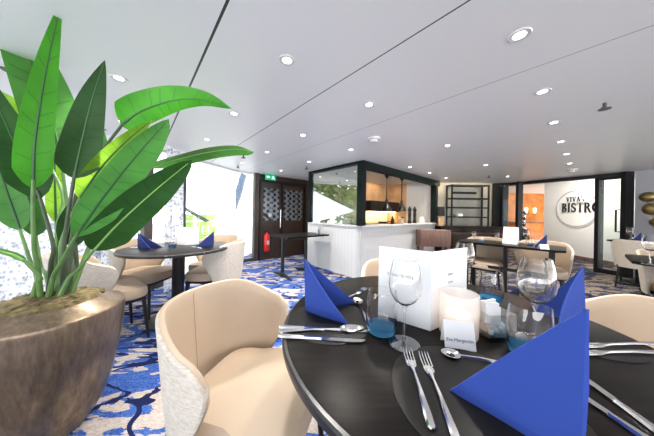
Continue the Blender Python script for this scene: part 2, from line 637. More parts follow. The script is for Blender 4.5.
M = {
    'carpet': carpet_mat(),
    'tiles': tile_mat(),
    'black': pbr('black_powder_coat', (0.009, 0.0095, 0.011), 0.45, spec=0.3),
    'green_black': pbr('dark_green_frame_paint', (0.004, 0.009, 0.0085), 0.55, spec=0.15),
    'dark_wood': pbr('dark_stained_wall_wood', (0.032, 0.019, 0.015), 0.45, noise=0.3, nscale=8, stretch=(6, 6, 0.6)),
    'post': pbr('brown_window_post', (0.055, 0.042, 0.042), 0.5),
    'frame': pbr('anthracite_window_frame', (0.035, 0.04, 0.045), 0.4),
    'table': pbr('black_brown_ash_veneer', (0.0095, 0.008, 0.0075), 0.33, noise=0.35, nscale=9, stretch=(1.0, 9, 1), spec=0.07),
    'table_edge': pbr('table_rim', (0.02, 0.02, 0.021), 0.32),
    'mat': pbr('charcoal_leatherette', (0.012, 0.0115, 0.0115), 0.4, spec=0.12, bump=0.1, bscale=400),
    'leather': pbr('tan_cream_leather', (0.49, 0.385, 0.285), 0.5, noise=0.04, nscale=6, bump=0.08, bscale=500),
    'weave': weave_mat('cream_woven_upholstery', (0.50, 0.45, 0.385), (0.62, 0.575, 0.51), 120),
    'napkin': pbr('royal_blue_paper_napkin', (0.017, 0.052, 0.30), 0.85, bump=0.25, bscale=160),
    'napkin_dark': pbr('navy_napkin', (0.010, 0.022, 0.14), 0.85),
    'steel': pbr('polished_cutlery_steel', (0.72, 0.71, 0.70), 0.13, 1.0),
    'chrome': pbr('satin_chrome', (0.6, 0.6, 0.6), 0.25, 1.0),
    'paper': pbr('white_card', (0.83, 0.84, 0.86), 0.6),
    'ink': pbr('grey_print', (0.16, 0.17, 0.2), 0.7),
    'ink_pale': pbr('pale_print', (0.42, 0.43, 0.46), 0.7),
    'glass': clear_glass('wine_glass_clear', (1, 1, 1)),
    'glass_thin': glass_mat('glass_stem_clear', (0.97, 0.98, 0.985), 0.14, 0.0, 0.75),
    'glass_blue': clear_glass('blue_glass_base', (0.55, 0.86, 1.0), (0.12, 0.56, 1.0)),
    'glass_frost': pbr('frosted_candle_glass', (0.86, 0.86, 0.88), 0.25),
    'pane': glass_mat('window_pane', (0.97, 0.985, 0.985), 0.03, 0.0, 0.25),
    'pane_mirror': glass_mat('kiosk_glass', (0.80, 0.88, 0.86), 0.42, 0.0, 0.75),
    'pane_door': glass_mat('door_glass', (0.92, 0.96, 0.94), 0.04, 0.0, 0.4),
    'sheer': sheer_mat(),
    'check': check_glass_mat(),
    'pot': pot_mat(),
    'moss': pbr('moss_and_bark', (0.15, 0.115, 0.05), 0.95, noise=0.6, nscale=40, bump=1.0, bscale=60),
    'stem': pbr('green_leaf_stalk', (0.10, 0.21, 0.055), 0.45, noise=0.35, nscale=9),
    'stem_dark': pbr('dark_leaf_stalk', (0.05, 0.075, 0.035), 0.5, noise=0.35, nscale=9),
    'rib': pbr('dark_midrib', (0.02, 0.09, 0.02), 0.5),
    'rib_pale': pbr('pale_midrib', (0.22, 0.42, 0.10), 0.5),
    'leaf_bright': leaf_mat('leaf_bright', (0.045, 0.26, 0.009), (0.01, 0.09, 0.01), 0.2),
    'leaf_mid': leaf_mat('leaf_mid', (0.050, 0.18, 0.028), (0.012, 0.06, 0.012), 0.25),
    'leaf_dark': leaf_mat('leaf_dark', (0.015, 0.066, 0.010), (0.004, 0.024, 0.005), 0.12),
    'leaf_pale': leaf_mat('leaf_pale', (0.07, 0.25, 0.045), (0.02, 0.12, 0.02), 0.22),
    'leaf_yellow': leaf_mat('leaf_yellow', (0.30, 0.60, 0.045), (0.08, 0.22, 0.01), 0.6),
    'trim_white': pbr('white_lamp_ring', (0.62, 0.62, 0.62), 0.4),
    'lens': pbr('downlight_lens', (1, 1, 1), 0.3, emit=(1.0, 0.97, 0.92), strength=6.0),
    'sprinkler': pbr('dark_sprinkler', (0.06, 0.06, 0.06), 0.4),
    'exit': pbr('exit_green', (0.004, 0.19, 0.09), 0.4, emit=(0.01, 0.36, 0.19), strength=0.45),
    'exit_white': pbr('exit_pictogram', (0.7, 0.9, 0.8), 0.4, emit=(0.55, 1.0, 0.8), strength=0.9),
    'red': pbr('extinguisher_red', (0.55, 0.012, 0.012), 0.3),
    'walnut': pbr('ribbed_walnut', (0.17, 0.095, 0.075), 0.5, noise=0.35, nscale=10, stretch=(8, 8, 0.5)),
    'bar_wood': pbr('dark_bar_wood', (0.022, 0.015, 0.013), 0.5, spec=0.15, noise=0.3, nscale=8),
    'shelf_back': pbr('grey_beige_back_panel', (0.42, 0.40, 0.33), 0.5, noise=0.12, nscale=4),
    'copper_wall': pbr('warm_copper_panel', (0.50, 0.30, 0.15), 0.4, noise=0.18, nscale=5),
    'stone': pbr('warm_splashback', (0.75, 0.55, 0.36), 0.5, noise=0.15, nscale=8),
    'grey_wall': pbr('pale_grey_wallpaper', (0.56, 0.57, 0.62), 0.8, bump=0.3, bscale=70),
    'sign_wall': pbr('white_corridor_wall', (0.80, 0.80, 0.78), 0.6),
    'corridor_wood': pbr('orange_corridor_wood', (0.50, 0.20, 0.06), 0.35, noise=0.25, nscale=5),
    'gold': pbr('antique_gold', (0.55, 0.43, 0.20), 0.35, 1.0, noise=0.25, nscale=12),
    'candle': pbr('lit_candle_wax', (0.9, 0.75, 0.6), 0.5, emit=(1.0, 0.62, 0.38), strength=0.3),
    'warm_lamp': pbr('warm_lamp_lens', (1, 0.9, 0.7), 0.4, emit=(1.0, 0.72, 0.40), strength=9.0),
    'copper_dark': pbr('dark_heat_lamp', (0.025, 0.022, 0.02), 0.3, 0.6),
    'white_ware': pbr('white_porcelain', (0.8, 0.8, 0.8), 0.2),
    'lamp_shade': pbr('black_lampshade', (0.01, 0.01, 0.012), 0.8),
    'lamp_body': pbr('honey_lamp_body', (0.62, 0.40, 0.20), 0.4, noise=0.2, nscale=12),
    'hull': pbr('white_boat_hull', (0.85, 0.87, 0.9), 0.4),
    'steel_blue': pbr('blue_grey_davit', (0.055, 0.10, 0.17), 0.5),
    'quay': pbr('pale_concrete_quay', (0.78, 0.78, 0.76), 0.8, noise=0.08, nscale=2),
    'grass': pbr('riverside_grass', (0.30, 0.52, 0.10), 0.9, noise=0.3, nscale=3),
    'bush': pbr('riverside_leaves', (0.10, 0.20, 0.045), 0.8, noise=0.5, nscale=6),
    'bark': pbr('tree_bark', (0.10, 0.07, 0.05), 0.9),
}

# ---------------------------------------------------------------- the room
W = [(-3.4, -4.5), (-3.4, -1.6), (-3.4, 1.0), (-3.2, 1.9), (-2.80, 2.62), (-2.50, 3.10), (-2.28, 3.83), (-1.97, 4.75), (-1.64, 5.05)]   # window side, curved
K0 = P(360, 280, 0)
W0 = Vector((-1.62, 5.03, 0))
struct('floor', prism(bmesh.new(), [(-3.5, -4.6), (9.5, -4.6), (9.5, 12), (-1.7, 12), (-2.1, 5.2), (-2.5, 3.8), (-3.5, 2.0)], -0.06, 0.0), M['carpet'])
seams = []
for a in ((228, 0), (470, 0), (654, 25), (654, 114), (654, 133), (654, 150)):
    p = P(a[0], a[1], CEIL)
    seams.append(p.x * BX.x + p.y * BX.y)
hw = [0.006, 0.004, 0.0026, 0.003, 0.003, 0.003]
dk = [0.97, 0.93, 0.72, 0.28, 0.28, 0.28]
struct('ceiling', prism(bmesh.new(), [(-3.5, -4.6), (6.1, -4.6), (6.1, 4.2), (5.7, 4.75), (4.9, 6.15), (2.6, 6.15), (2.6, 8), (-1.7, 8), (-1.85, 5.2), (-2.5, 3.8), (-3.5, 2.0)], CEIL, CEIL + 0.08),
       ceiling_mat(list(zip(seams, hw, dk))))

# window side: a low sill, a head rail and posts along the curved hull, panes between
bm = bmesh.new(); hm = bmesh.new()
for p, q in zip(W, W[1:]):
    beam(bm, p, q, 0.07, 0.0, 0.07)
    beam(hm, p, q, 0.07, CEIL - 0.035, CEIL)
struct('trim_1', bm, M['frame'])
struct('trim_2', hm, M['trim_white'])
k = 1
for i, (p, q) in enumerate(zip(W, W[1:])):
    d = Vector((q[0] - p[0], q[1] - p[1], 0)); L_ = d.length; d /= L_
    c = ((p[0] + q[0]) / 2, (p[1] + q[1]) / 2, (CEIL + 0.035) / 2)
    w = struct('window_%d' % k, B(c, (L_ - 0.02, 0.012, CEIL - 0.10), atan2(d.y, d.x)), M['pane'])
    k += 1
post_at = [P(179, 262, 0)]
ptm = D(177.5, 220, 3.62)
for j, (pt, s) in enumerate((((-2.80, 2.62), 0.05), ((-2.345, 3.50), 0.05), ((-3.4, 1.0), 0.05), ((-3.4, -0.4), 0.05))):
    struct('trim_%d' % (3 + j), B((pt[0], pt[1], CEIL / 2), (s, s + 0.02, CEIL), radians(70)), M['frame'])
pt = D(147, 200, 2.95)
struct('trim_7', B((pt.x, pt.y, CEIL / 2), (0.10, 0.10, CEIL), radians(65)), M['post'])

# sheers on a track
def sheer(name, label, path, z0, z1, waves, amp):
    pts = spline([Vector((x, y, 0)) for x, y in path], waves * 8 + 1)
    bm = bmesh.new()
    cols = []
    for i, p in enumerate(pts):
        t = (pts[min(i + 1, len(pts) - 1)] - pts[max(i - 1, 0)]).normalized()
        n = Vector((-t.y, t.x, 0))
        a = amp * sin(i / 8 * 2 * pi)
        cols.append([bm.verts.new((p.x + n.x * a * f, p.y + n.y * a * f, z)) for z, f in ((z0, 1.15), ((z0 + z1) / 2, 1.0), (z1, 0.7))])
    for a, b in zip(cols, cols[1:]):
        for r in range(2):
            bm.faces.new((a[r], b[r], b[r + 1], a[r + 1]))
    o = obj(name, bm, M['sheer'])
    tag(o, label, 'curtain')
    return o


sheer('sheer_curtain', 'wide white lace sheer hanging behind the big potted plant', [(-3.2, -0.3), (-3.2, 0.8), (-3.05, 1.75), (-2.74, 2.42), (-2.60, 2.70)], 0.01, CEIL - 0.01, 26, 0.03)
sheer('sheer_curtain', 'narrow white sheer bunched beside the brown window post', [(-2.19, 2.93), (-2.235, 3.12), (-2.225, 3.32)], 0.01, CEIL - 0.01, 5, 0.022)
tr = bmesh.new()
for a, b in zip([(0, 66), (65, 105)], [(65, 105), (105, 130)]):
    beam(tr, P(a[0], a[1], CEIL), P(b[0], b[1], CEIL), 0.03, CEIL - 0.008, CEIL + 0.002)
struct('trim_8', tr, M['sprinkler'])

# end wall with the fire doors (runs along BX)
def along(o, a, b, z=0.0):
    return Vector((o.x, o.y, 0)) + AX * a + BX * b + Vector((0, 0, z))


wl = along(W0, 0.06, 1.3)
wall = struct('wall_back', beam(bmesh.new(), along(W0, 0.06, -0.02), along(W0, 0.06, 2.6), 0.1, 0.0, CEIL), M['dark_wood'])
struct('trim_9', beam(bmesh.new(), along(W0, 0.0, -0.10), along(W0, 0.0, 0.0), 0.12, 0.0, CEIL), M['dark_wood'])


def fire_door(n, b0, b1):
    d = struct('door_%d' % n, beam(bmesh.new(), along(W0, -0.02, b0), along(W0, -0.02, b1), 0.05, 0.0, 1.83), M['dark_wood'])
    obj('door_glass', beam(bmesh.new(), along(W0, -0.05, b0 + 0.05), along(W0, -0.05, b1 - 0.06), 0.014, 0.93, 1.70), M['check'], d, False)
    if n == 2:
        return d
    h = bmesh.new()
    tube(h, [along(W0, -0.09, b1 - 0.03 if n == 1 else b0 + 0.03, 0.75), along(W0, -0.09, b1 - 0.03 if n == 1 else b0 + 0.03, 1.2)], 0.011)
    obj('door_handle', h, M['chrome'], d)
    return d


fire_door(1, 0.06, 0.58)
fire_door(2, 0.62, 1.28)
f = bmesh.new()
for b in (0.03, 0.60, 1.31):
    beam(f, along(W0, -0.03, b - 0.02), along(W0, -0.03, b + 0.02), 0.09, 0, 1.87)
beam(f, along(W0, -0.03, 0.01), along(W0, -0.03, 1.33), 0.09, 1.83, 1.90)
struct('trim_10', f, M['black'])
# stencilled marks on the first door's glass: a dark ring with a smaller pale frame
ring = bmesh.new()
bmesh.ops.create_cone(ring, cap_ends=True, segments=24, radius1=0.045, radius2=0.045, depth=0.006, matrix=Matrix.Translation(along(W0, -0.063, 0.17, 1.06)) @ Matrix.Rotation(RB, 4, 'Z') @ Matrix.Rotation(pi / 2, 4, 'X'))
tag(obj('door_badge', ring, M['black']), 'round dark sticker on the patterned glass of the fire door', 'sticker')
box(fm := bmesh.new(), along(W0, -0.063, 0.28, 1.06), (0.075, 0.006, 0.08), RB)
tag(obj('door_badge', fm, M['ink_pale']), 'square grey sticker beside the round one on the fire door', 'sticker')

# exit sign over the fire doors
es = thing('exit_sign', 'green lit emergency exit sign above the fire doors', 'sign', along(W0, -0.14, 0.24, 1.90), RB)
obj('housing', B((0, 0, 0.055), (0.27, 0.03, 0.135), 0, 0.004), M['exit'], es)
a = bmesh.new()
prism(a, [(-0.11, 0.0), (-0.07, 0.034), (-0.07, 0.012), (-0.03, 0.012), (-0.03, -0.012), (-0.07, -0.012), (-0.07, -0.034)], 0, 0.003)
bmesh.ops.transform(a, matrix=Matrix.Translation((0, -0.016, 0.055)) @ Matrix.Rotation(pi / 2, 4, 'X'), verts=a.verts)
obj('arrow', a, M['exit_white'], es, False)
a = bmesh.new()
for poly in ([(0.045, 0.028), (0.06, 0.042), (0.075, 0.028), (0.06, 0.015)], [(0.02, 0.012), (0.06, 0.015), (0.085, -0.005), (0.06, -0.012), (0.05, -0.002), (0.02, 0.0)],
             [(0.05, -0.004), (0.075, -0.008), (0.10, -0.038), (0.088, -0.044), (0.058, -0.02), (0.03, -0.042), (0.02, -0.034)]):
    prism(a, poly, 0, 0.003)
bmesh.ops.transform(a, matrix=Matrix.Translation((0, -0.016, 0.055)) @ Matrix.Rotation(pi / 2, 4, 'X'), verts=a.verts)
obj('running_figure', a, M['exit_white'], es, False)

# fire extinguisher
fe = thing('fire_extinguisher', 'red fire extinguisher hanging on the dark wall beside the fire doors', 'fire extinguisher', along(W0, -0.115, 0.18, 0.22), RB)
obj('cylinder', lathe(bmesh.new(), [(0.0, 0.0), (0.06, 0.0), (0.068, 0.015), (0.068, 0.33), (0.05, 0.385), (0.022, 0.405), (0.022, 0.43), (0, 0.43)], 24), M['red'], fe)
obj('valve', B((0, 0, 0.45), (0.07, 0.03, 0.035), 0, 0.005), M['black'], fe)
obj('hose', tube(bmesh.new(), spline([(0.03, 0, 0.45), (0.085, -0.02, 0.40), (0.085, -0.02, 0.2), (0.07, -0.02, 0.06)], 14), 0.011), M['black'], fe)
obj('label', B((0, -0.069, 0.2), (0.06, 0.004, 0.1)), M['ink_pale'], fe)
box(b_ := bmesh.new(), along(W0, -0.015, 0.19, 0.13), (0.07, 0.008, 0.06), RB)
tag(obj('floor_marker', b_, M['exit_white']), 'small pale safety plaque low on the wall under the extinguisher', 'plaque')

# ---------------------------------------------------------------- kitchen kiosk
KD, KL, KT = 1.42, 3.0, 0.905
def kp(a, b, z=0.0):
    return along(K0, a, b, z)


struct('wall_kiosk', beam(bmesh.new(), kp(0.04, 0.0), kp(0.04, KL), 0.08, 0, KT), M['tiles'])
struct('wall_kiosk_side', beam(bmesh.new(), kp(0, 0.04), kp(KD, 0.04), 0.08, 0, KT + 0.0), M['tiles'])
struct('wall_kiosk_back', beam(bmesh.new(), kp(KD + 0.05, 0.10), kp(KD + 0.05, KL), 0.08, 0, CEIL), M['copper_wall'])
e = bmesh.new(); beam(e, kp(0.0, KL + 0.04), kp(0.78, KL + 0.04), 0.08, 0, CEIL)
e2 = bmesh.new(); beam(e2, kp(KD + 0.05, 0.0), kp(KD + 0.05, 0.10), 0.08, 0, CEIL - 0.04)
struct('wall_kiosk_corner', e2, M['tiles'])
struct('wall_kiosk_end', e, M['tiles'])
e = bmesh.new(); beam(e, kp(0.78, KL + 0.04), kp(KD + 0.1, KL + 0.04), 0.08, 0, CEIL)
struct('wall_kiosk_warm', e, M['copper_wall'])
c = bmesh.new()
beam(c, kp(0.04, -0.02), kp(0.04, KL), 0.20, KT, KT + 0.025)
beam(c, kp(0.12, 0.04), kp(KD, 0.04), 0.14, KT, KT + 0.025)
tag(obj('counter_top', c, M['trim_white'], smooth=False), 'narrow white ledge along the tiled kiosk wall', 'counter')
fr = bmesh.new()
beam(fr, kp(-0.02, -0.03), kp(-0.02, KL + 0.18), 0.10, CEIL - 0.13, CEIL)
beam(fr, kp(0, -0.02), kp(KD + 0.02, -0.02), 0.08, CEIL - 0.045, CEIL)
for a_, b_, s in ((0.0, 0.0, 0.11), (KD, 0.0, 0.085), (0.0, KL, 0.13)):
    box(fr, kp(a_, b_, (KT + CEIL) / 2 + 0.01), (s, s, CEIL - KT - 0.02), RA)
struct('trim_11', fr, M['green_black'])
struct('window_20', beam(bmesh.new(), kp(0.07, 0.0), kp(KD - 0.05, 0.0), 0.012, KT + 0.025, CEIL - 0.045), M['pane_mirror'])

# inside the kiosk
hood = thing('extractor_hood', 'dark extractor hood on the copper kiosk wall with a glowing underside', 'hood', kp(KD - 0.22, 2.35, 1.20), RB)
obj('hood_body', B((0, 0, 0.14), (1.45, 0.40, 0.28), 0, 0.01), M['bar_wood'], hood)
obj('light_strip', B((0, -0.05, -0.006), (1.35, 0.06, 0.012)), M['warm_lamp'], hood)
splash = B(kp(KD - 0.005, 2.35, 1.02), (1.5, 0.02, 0.36), RB)
struct('trim_12', splash, M['stone'])
wk = thing('kitchen_worktop', 'dark worktop with stone edge under the kiosk hood', 'worktop', kp(KD - 0.28, 1.9, 0), RB)
obj('worktop', B((-0.06, 0, 0.86), (1.95, 0.52, 0.03)), M['bar_wood'], wk)
obj('cabinet', B((-0.06, 0.02, 0.425), (1.9, 0.46, 0.84)), M['bar_wood'], wk)
hob = thing('cooking_pan', 'black pan standing on the kiosk worktop under the hood', 'pan', kp(KD - 0.3, 2.35, 0.875), 0.4)
obj('pan_body', lathe(bmesh.new(), [(0, 0), (0.12, 0), (0.15, 0.045), (0.143, 0.045), (0.115, 0.008), (0, 0.008)], 24), M['black'], hob)
obj('handle', tube(bmesh.new(), [(0.145, 0, 0.04), (0.33, 0, 0.06)], 0.01), M['black'], hob)
area('kiosk_strip_light', kp(KD - 0.25, 2.35, 1.185), kp(KD - 0.02, 2.35, 0.9), 1.3, 0.06, 7, (1.0, 0.76, 0.50))
area('kiosk_ceiling_light', kp(KD * 0.5, 2.0, CEIL - 0.03), kp(KD * 0.55, 2.05, 0), 0.5, 1.6, 8, (1.0, 0.82, 0.62))


def heat_lamp(px, py_cap, Y, label, first=None):
    p = D(px, py_cap, Y)
    L_ = CEIL - 1.21
    t = thing('heat_lamp', label, 'lamp', (p.x, p.y, 1.21), 0, 'heat lamps over the kiosk counter')
    obj('ceiling_cap', lathe(bmesh.new(), [(0, L_), (0.055, L_), (0.05, L_ - 0.07), (0.012, L_ - 0.14)], 16), M['copper_dark'], t)
    obj('rod', tube(bmesh.new(), [(0, 0, L_ - 0.1), (0, 0, 0.15)], 0.012), M['copper_dark'], t)
    obj('shade', lathe(bmesh.new(), [(0.025, 0.24), (0.03, 0.15), (0.085, 0.08), (0.105, 0.0), (0.095, 0.0), (0.075, 0.075), (0.02, 0.13)], 24, caps=False), M['copper_dark'], t)
    obj('bulb', lathe(bmesh.new(), [(0, 0.02), (0.045, 0.035), (0.03, 0.1), (0, 0.11)], 14), M['warm_lamp'], t)
    return t


heat_lamp(387, 178, 4.62, 'black heat lamp nearer the kiosk corner post')
heat_lamp(402, 180, 4.92, 'black heat lamp nearer the pepper mills')


def mill(p, label):
    t = thing('pepper_mill', label, 'pepper mill', p, 0, 'tall black pepper mills')
    obj('mill_body', lathe(bmesh.new(), [(0, 0), (0.045, 0), (0.045, 0.03), (0.03, 0.10), (0.036, 0.2), (0.03, 0.27)], 18), M['black'], t)
    obj('mill_head', lathe(bmesh.new(), [(0.028, 0.27), (0.042, 0.30), (0.042, 0.34), (0.022, 0.36), (0.02, 0.385), (0, 0.39)], 18), M['black'], t)
    return t


ct = KT + 0.025
mill(kp(0.05, 1.79, ct), 'tall black pepper mill on the ledge, next to a glass jar')
mill(kp(0.05, 2.03, ct), 'tall black pepper mill on the ledge, next to the white jug')
jug = thing('milk_jug', 'white porcelain jug on the kiosk ledge beside the pepper mills', 'jug', kp(0.05, 2.38, ct), RB)
obj('jug_body', lathe(bmesh.new(), [(0, 0), (0.06, 0), (0.075, 0.05), (0.06, 0.12), (0.065, 0.15), (0.058, 0.15), (0.053, 0.12), (0.0, 0.02)], 20), M['white_ware'], jug)
obj('handle', tube(bmesh.new(), spline([(0.06, 0, 0.13), (0.115, 0, 0.12), (0.11, 0, 0.06), (0.068, 0, 0.04)], 12), 0.009), M['white_ware'], jug)
jar = thing('storage_jar', 'clear glass jar with pale filling on the kiosk ledge', 'jar', kp(0.05, 1.42, ct), 0)
obj('jar_glass', lathe(bmesh.new(), [(0.0, 0), (0.055, 0), (0.06, 0.02), (0.06, 0.13), (0.05, 0.15)], 20, caps=False), M['glass'], jar)
obj('filling', lathe(bmesh.new(), [(0, 0.004), (0.052, 0.004), (0.054, 0.11), (0, 0.12)], 20), M['stone'], jar)
bot = thing('oil_bottle', 'small dark oil bottle on the kiosk ledge beneath the heat lamps', 'bottle', kp(0.05, 1.07, ct), 0)
obj('bottle_body', lathe(bmesh.new(), [(0, 0), (0.035, 0), (0.037, 0.02), (0.037, 0.09), (0.014, 0.12), (0.014, 0.16), (0, 0.16)], 16), M['bar_wood'], bot)
obj('pourer', tube(bmesh.new(), [(0, 0, 0.16), (0.02, 0, 0.20)], 0.006), M['chrome'], bot)

# ---------------------------------------------------------------- bar niche behind the kiosk
YB = 5.95
struct('wall_bar', B((3.72, YB + 0.06, CEIL / 2), (2.2, 0.1, CEIL)), M['shelf_back'])
bc = thing('bar_cabinet', 'long dark back-bar cabinet with pale top under the black shelves', 'cabinet', (3.74, YB - 0.22, 0), 0)
obj('cabinet_body', B((0, 0, 0.41), (1.60, 0.40, 0.82)), M['bar_wood'], bc)
obj('cabinet_top', B((0, 0, 0.835), (1.64, 0.44, 0.03)), M['bar_wood'], bc)
for x in (-0.5, 0.0, 0.5):
    obj('door', B((x, -0.208, 0.42), (0.40, 0.016, 0.74), 0, 0.004), M['bar_wood'], bc)
sh = thing('shelf_rack', 'open black metal shelf rack standing on the back-bar cabinet', 'shelf', (0, YB - 0.16, 0.85), 0)
x0, x1 = D(446, 200, YB).x, D(481, 200, YB).x
for x in (x0, x1):
    for y in (-0.12, 0.12):
        obj('upright', B((x, y, 0.55), (0.035, 0.03, 1.10)), M['black'], sh)
for z in (0.24, 0.49, 0.73, 1.08):
    obj('shelf_board', B(((x0 + x1) / 2, 0, z), (x1 - x0 + 0.03, 0.27, 0.035)), M['black'], sh)
obj('back_slot', B(((x0 + x1) / 2 - 0.02, 0.10, 0.90), (0.66, 0.02, 0.06)), M['black'], sh)
bk = tag(obj('folded_napkins', B(((D(455, 214, YB).x), YB - 0.16, 0.85 + 0.2925), (0.14, 0.14, 0.07), 0.2, 0.006), M['white_ware']), 'small white stack on the lowest black shelf', 'stack')
tl = thing('table_lamp', 'table lamp with black shade and honey body on the bar cabinet', 'lamp', (D(440, 215, 5.66).x, 5.66, 0.85), 0)
obj('lamp_body', B((0, 0, 0.12), (0.13, 0.13, 0.24), 0, 0.01), M['lamp_body'], tl)
obj('lamp_shade', lathe(bmesh.new(), [(0.11, 0.26), (0.105, 0.50), (0.10, 0.50), (0.105, 0.26)], 20, caps=False), M['lamp_shade'], tl)
obj('stem', tube(bmesh.new(), [(0, 0, 0.24), (0, 0, 0.34)], 0.012), M['black'], tl)
area('bar_niche_light', (3.7, YB - 0.3, CEIL - 0.03), (3.7, YB, 1.0), 1.5, 0.1, 7, (1.0, 0.80, 0.56))
struct('wall_bar_side', B((4.80, YB + 0.0, CEIL / 2), (0.18, 0.3, CEIL)), M['black'])

sb = thing('sideboard', 'ribbed walnut sideboard on legs beyond the white menu card', 'sideboard', (D(435, 240, 4.7).x + 0.02, 4.83, 0), 0)
sx_ = 0.66
obj('body', B((0, 0, 0.62), (sx_, 0.28, 0.36), 0, 0.008), M['walnut'], sb)
for x in (-1, 1):
    for y in (-1, 1):
        obj('leg', B((x * (sx_ / 2 - 0.04), y * 0.1, 0.22), (0.05, 0.05, 0.44)), M['walnut'], sb)
dc = thing('side_counter', 'dark low counter running behind the walnut sideboard', 'counter', (3.45, 5.05, 0), 0)
obj('counter_body', B((0, 0, 0.36), (1.2, 0.4, 0.72), 0, 0.01), M['bar_wood'], dc)

# ---------------------------------------------------------------- bistro partition
G = [Vector((4.86, 6.0, 0)), Vector((5.27, 5.2, 0)), P(597, 272, 0), Vector((5.86, 4.12, 0))]
hd = bmesh.new()
for a, b in zip(G, G[1:]):
    beam(hd, a, b, 0.14, CEIL - 0.07, CEIL)
struct('trim_13', hd, M['black'])
pp = bmesh.new()
for (x, w, yb) in ((496, 0.16, 5.9), (519, 0.12, 5.55)):
    q = D(x, 216, yb)
    box(pp, (q.x, q.y, CEIL / 2), (w, 0.08, CEIL), 0)
q = P(597, 272, 0)
box(pp, (q.x + 0.02, q.y, CEIL / 2), (0.11, 0.07, CEIL), 0)
q2 = D(627, 216, 4.14)
box(pp, (q2.x, q2.y, CEIL / 2), (0.17, 0.07, CEIL), 0)
struct('trim_14', pp, M['black'])
a, b = D(500, 216, 5.85), D(517, 216, 5.58)
struct('window_21', beam(bmesh.new(), a, b, 0.012, 0.05, CEIL - 0.08), M['pane_door'])
d3 = struct('door_3', beam(bmesh.new(), q, q2, 0.012, 0.06, CEIL - 0.1), M['pane_door'])
fb = bmesh.new()
beam(fb, q, q2, 0.045, 0.0, 0.09)
beam(fb, q, q2, 0.045, CEIL - 0.12, CEIL - 0.07)
obj('door_frame', fb, M['black'], d3, False)
hb = bmesh.new()
h0, h1 = D(614, 214, 4.28), D(622, 214, 4.20)
tube(hb, [h1 + Vector((0, 0, 0.08)), h0 + Vector((-0.03, -0.05, 0.08)), h0 + Vector((-0.03, -0.05, -0.35)), h1 + Vector((0, 0, -0.35))], 0.014)
obj('door_handle', hb, M['black'], d3, False)
struct('wall_right', B((5.93, 3.36, CEIL / 2), (0.1, 1.5, CEIL)), M['grey_wall'])

# corridor behind the partition
sw = struct('wall_corridor', B((6.86, 5.6, 1.15), (0.1, 2.3, 2.3)), M['sign_wall'])
struct('baseboard_corridor', B((6.80, 5.6, 0.05), (0.02, 2.3, 0.09)), M['walnut'])
struct('wall_corridor_end', B((8.3, 9.6, 1.15), (5.5, 0.1, 2.3)), M['corridor_wood'])
struct('wall_corridor_return', B((4.93, 8.0, 1.15), (0.1, 3.2, 2.3)), M['shelf_back'])
struct('wall_corridor_side', B((10.3, 8.0, 1.15), (0.1, 3.5, 2.3)), M['corridor_wood'])
struct('ceiling_corridor', prism(bmesh.new(), [(4.9, 6.15), (5.7, 4.75), (6.1, 4.0), (6.92, 4.0), (10.5, 6.5), (10.5, 9.7), (4.8, 9.7)], 2.16, 2.22), M['sign_wall'])
area('corridor_light', (7.9, 7.9, 2.1), (7.9, 8.2, 0), 1.8, 1.2, 34, (1.0, 0.66, 0.36))
area('corridor_sign_light', (6.15, 5.3, 2.1), (6.8, 5.7, 1.0), 0.3, 1.2, 32, (1.0, 0.93, 0.84))
for kx, Y in ((535.5, 9.5), (527, 9.5)):
    p = D(kx, 208, Y)
    t = thing('wall_lamp', 'warm wall lamp on the orange corridor wall' if kx > 530 else 'warm wall lamp by the dark door post in the corridor', 'lamp', (p.x, 9.53, 1.3))
    obj('shade', lathe(bmesh.new(), [(0.03, 0), (0.05, 0.2), (0, 0.21)], 14), M['warm_lamp'], t)
    obj('bracket', B((0, 0.0, -0.04), (0.05, 0.06, 0.08)), M['chrome'], t)
cbt = thing('corridor_console', 'reddish wood console at the end of the orange corridor', 'console', (D(533, 230, 8.9).x, 9.1, 0))
obj('console_body', B((0, 0, 0.45), (1.5, 0.5, 0.84), 0, 0.02), M['corridor_wood'], cbt)
obj('console_top', B((0, 0, 0.885), (1.56, 0.54, 0.03)), M['walnut'], cbt)
vs = thing('column_statue', 'dark slim figure ornament standing by the bistro entrance post', 'ornament', (D(524, 222, 5.75).x, 5.75, 0.0))
obj('pedestal', B((0, 0, 0.4), (0.16, 0.16, 0.8), 0, 0.01), M['bar_wood'], vs)
obj('figure', lathe(bmesh.new(), [(0, 0.8), (0.06, 0.8), (0.03, 0.86), (0.055, 0.95), (0.02, 1.03), (0.05, 1.12), (0.02, 1.18), (0.045, 1.25), (0, 1.30)], 14), M['chrome'], vs)

# the sign: ring and lettering on the corridor wall (letters built from strokes, thick stems and thin serifs)
SX = 6.80
c_sign = Vector((SX, 0, 0))
sc_c = D(576.5, 208.5, 0.0)
u_, v_ = ray(576.5, 208.5)
Ys = SX / u_
sgz = EYE - v_ * Ys
sg = thing('bistro_sign', 'round wall sign reading VIVA\'s BISTRO on the white corridor wall', 'sign', (SX, Ys, sgz), -pi / 2)   # local x -> along -Y of the room


def ringseg(bm, cx, cy, ro, ri, a0, a1, n=28, sx=1.0, z0=0.0, z1=0.012):
    if ri < 0:
        ri = 0.0
    pts = []
    for i in range(n):
        t0, t1 = a0 + (a1 - a0) * i / n, a0 + (a1 - a0) * (i + 1) / n
        prism(bm, [(cx + sx * ro * cos(t0), cy + ro * sin(t0)), (cx + sx * ro * cos(t1), cy + ro * sin(t1)),
                   (cx + sx * ri * cos(t1), cy + ri * sin(t1)), (cx + sx * ri * cos(t0), cy + ri * sin(t0))], z0, z1)


def rect(bm, x0, y0, x1, y1):
    prism(bm, [(x0, y0), (x1, y0), (x1, y1), (x0, y1)], 0, 0.012)


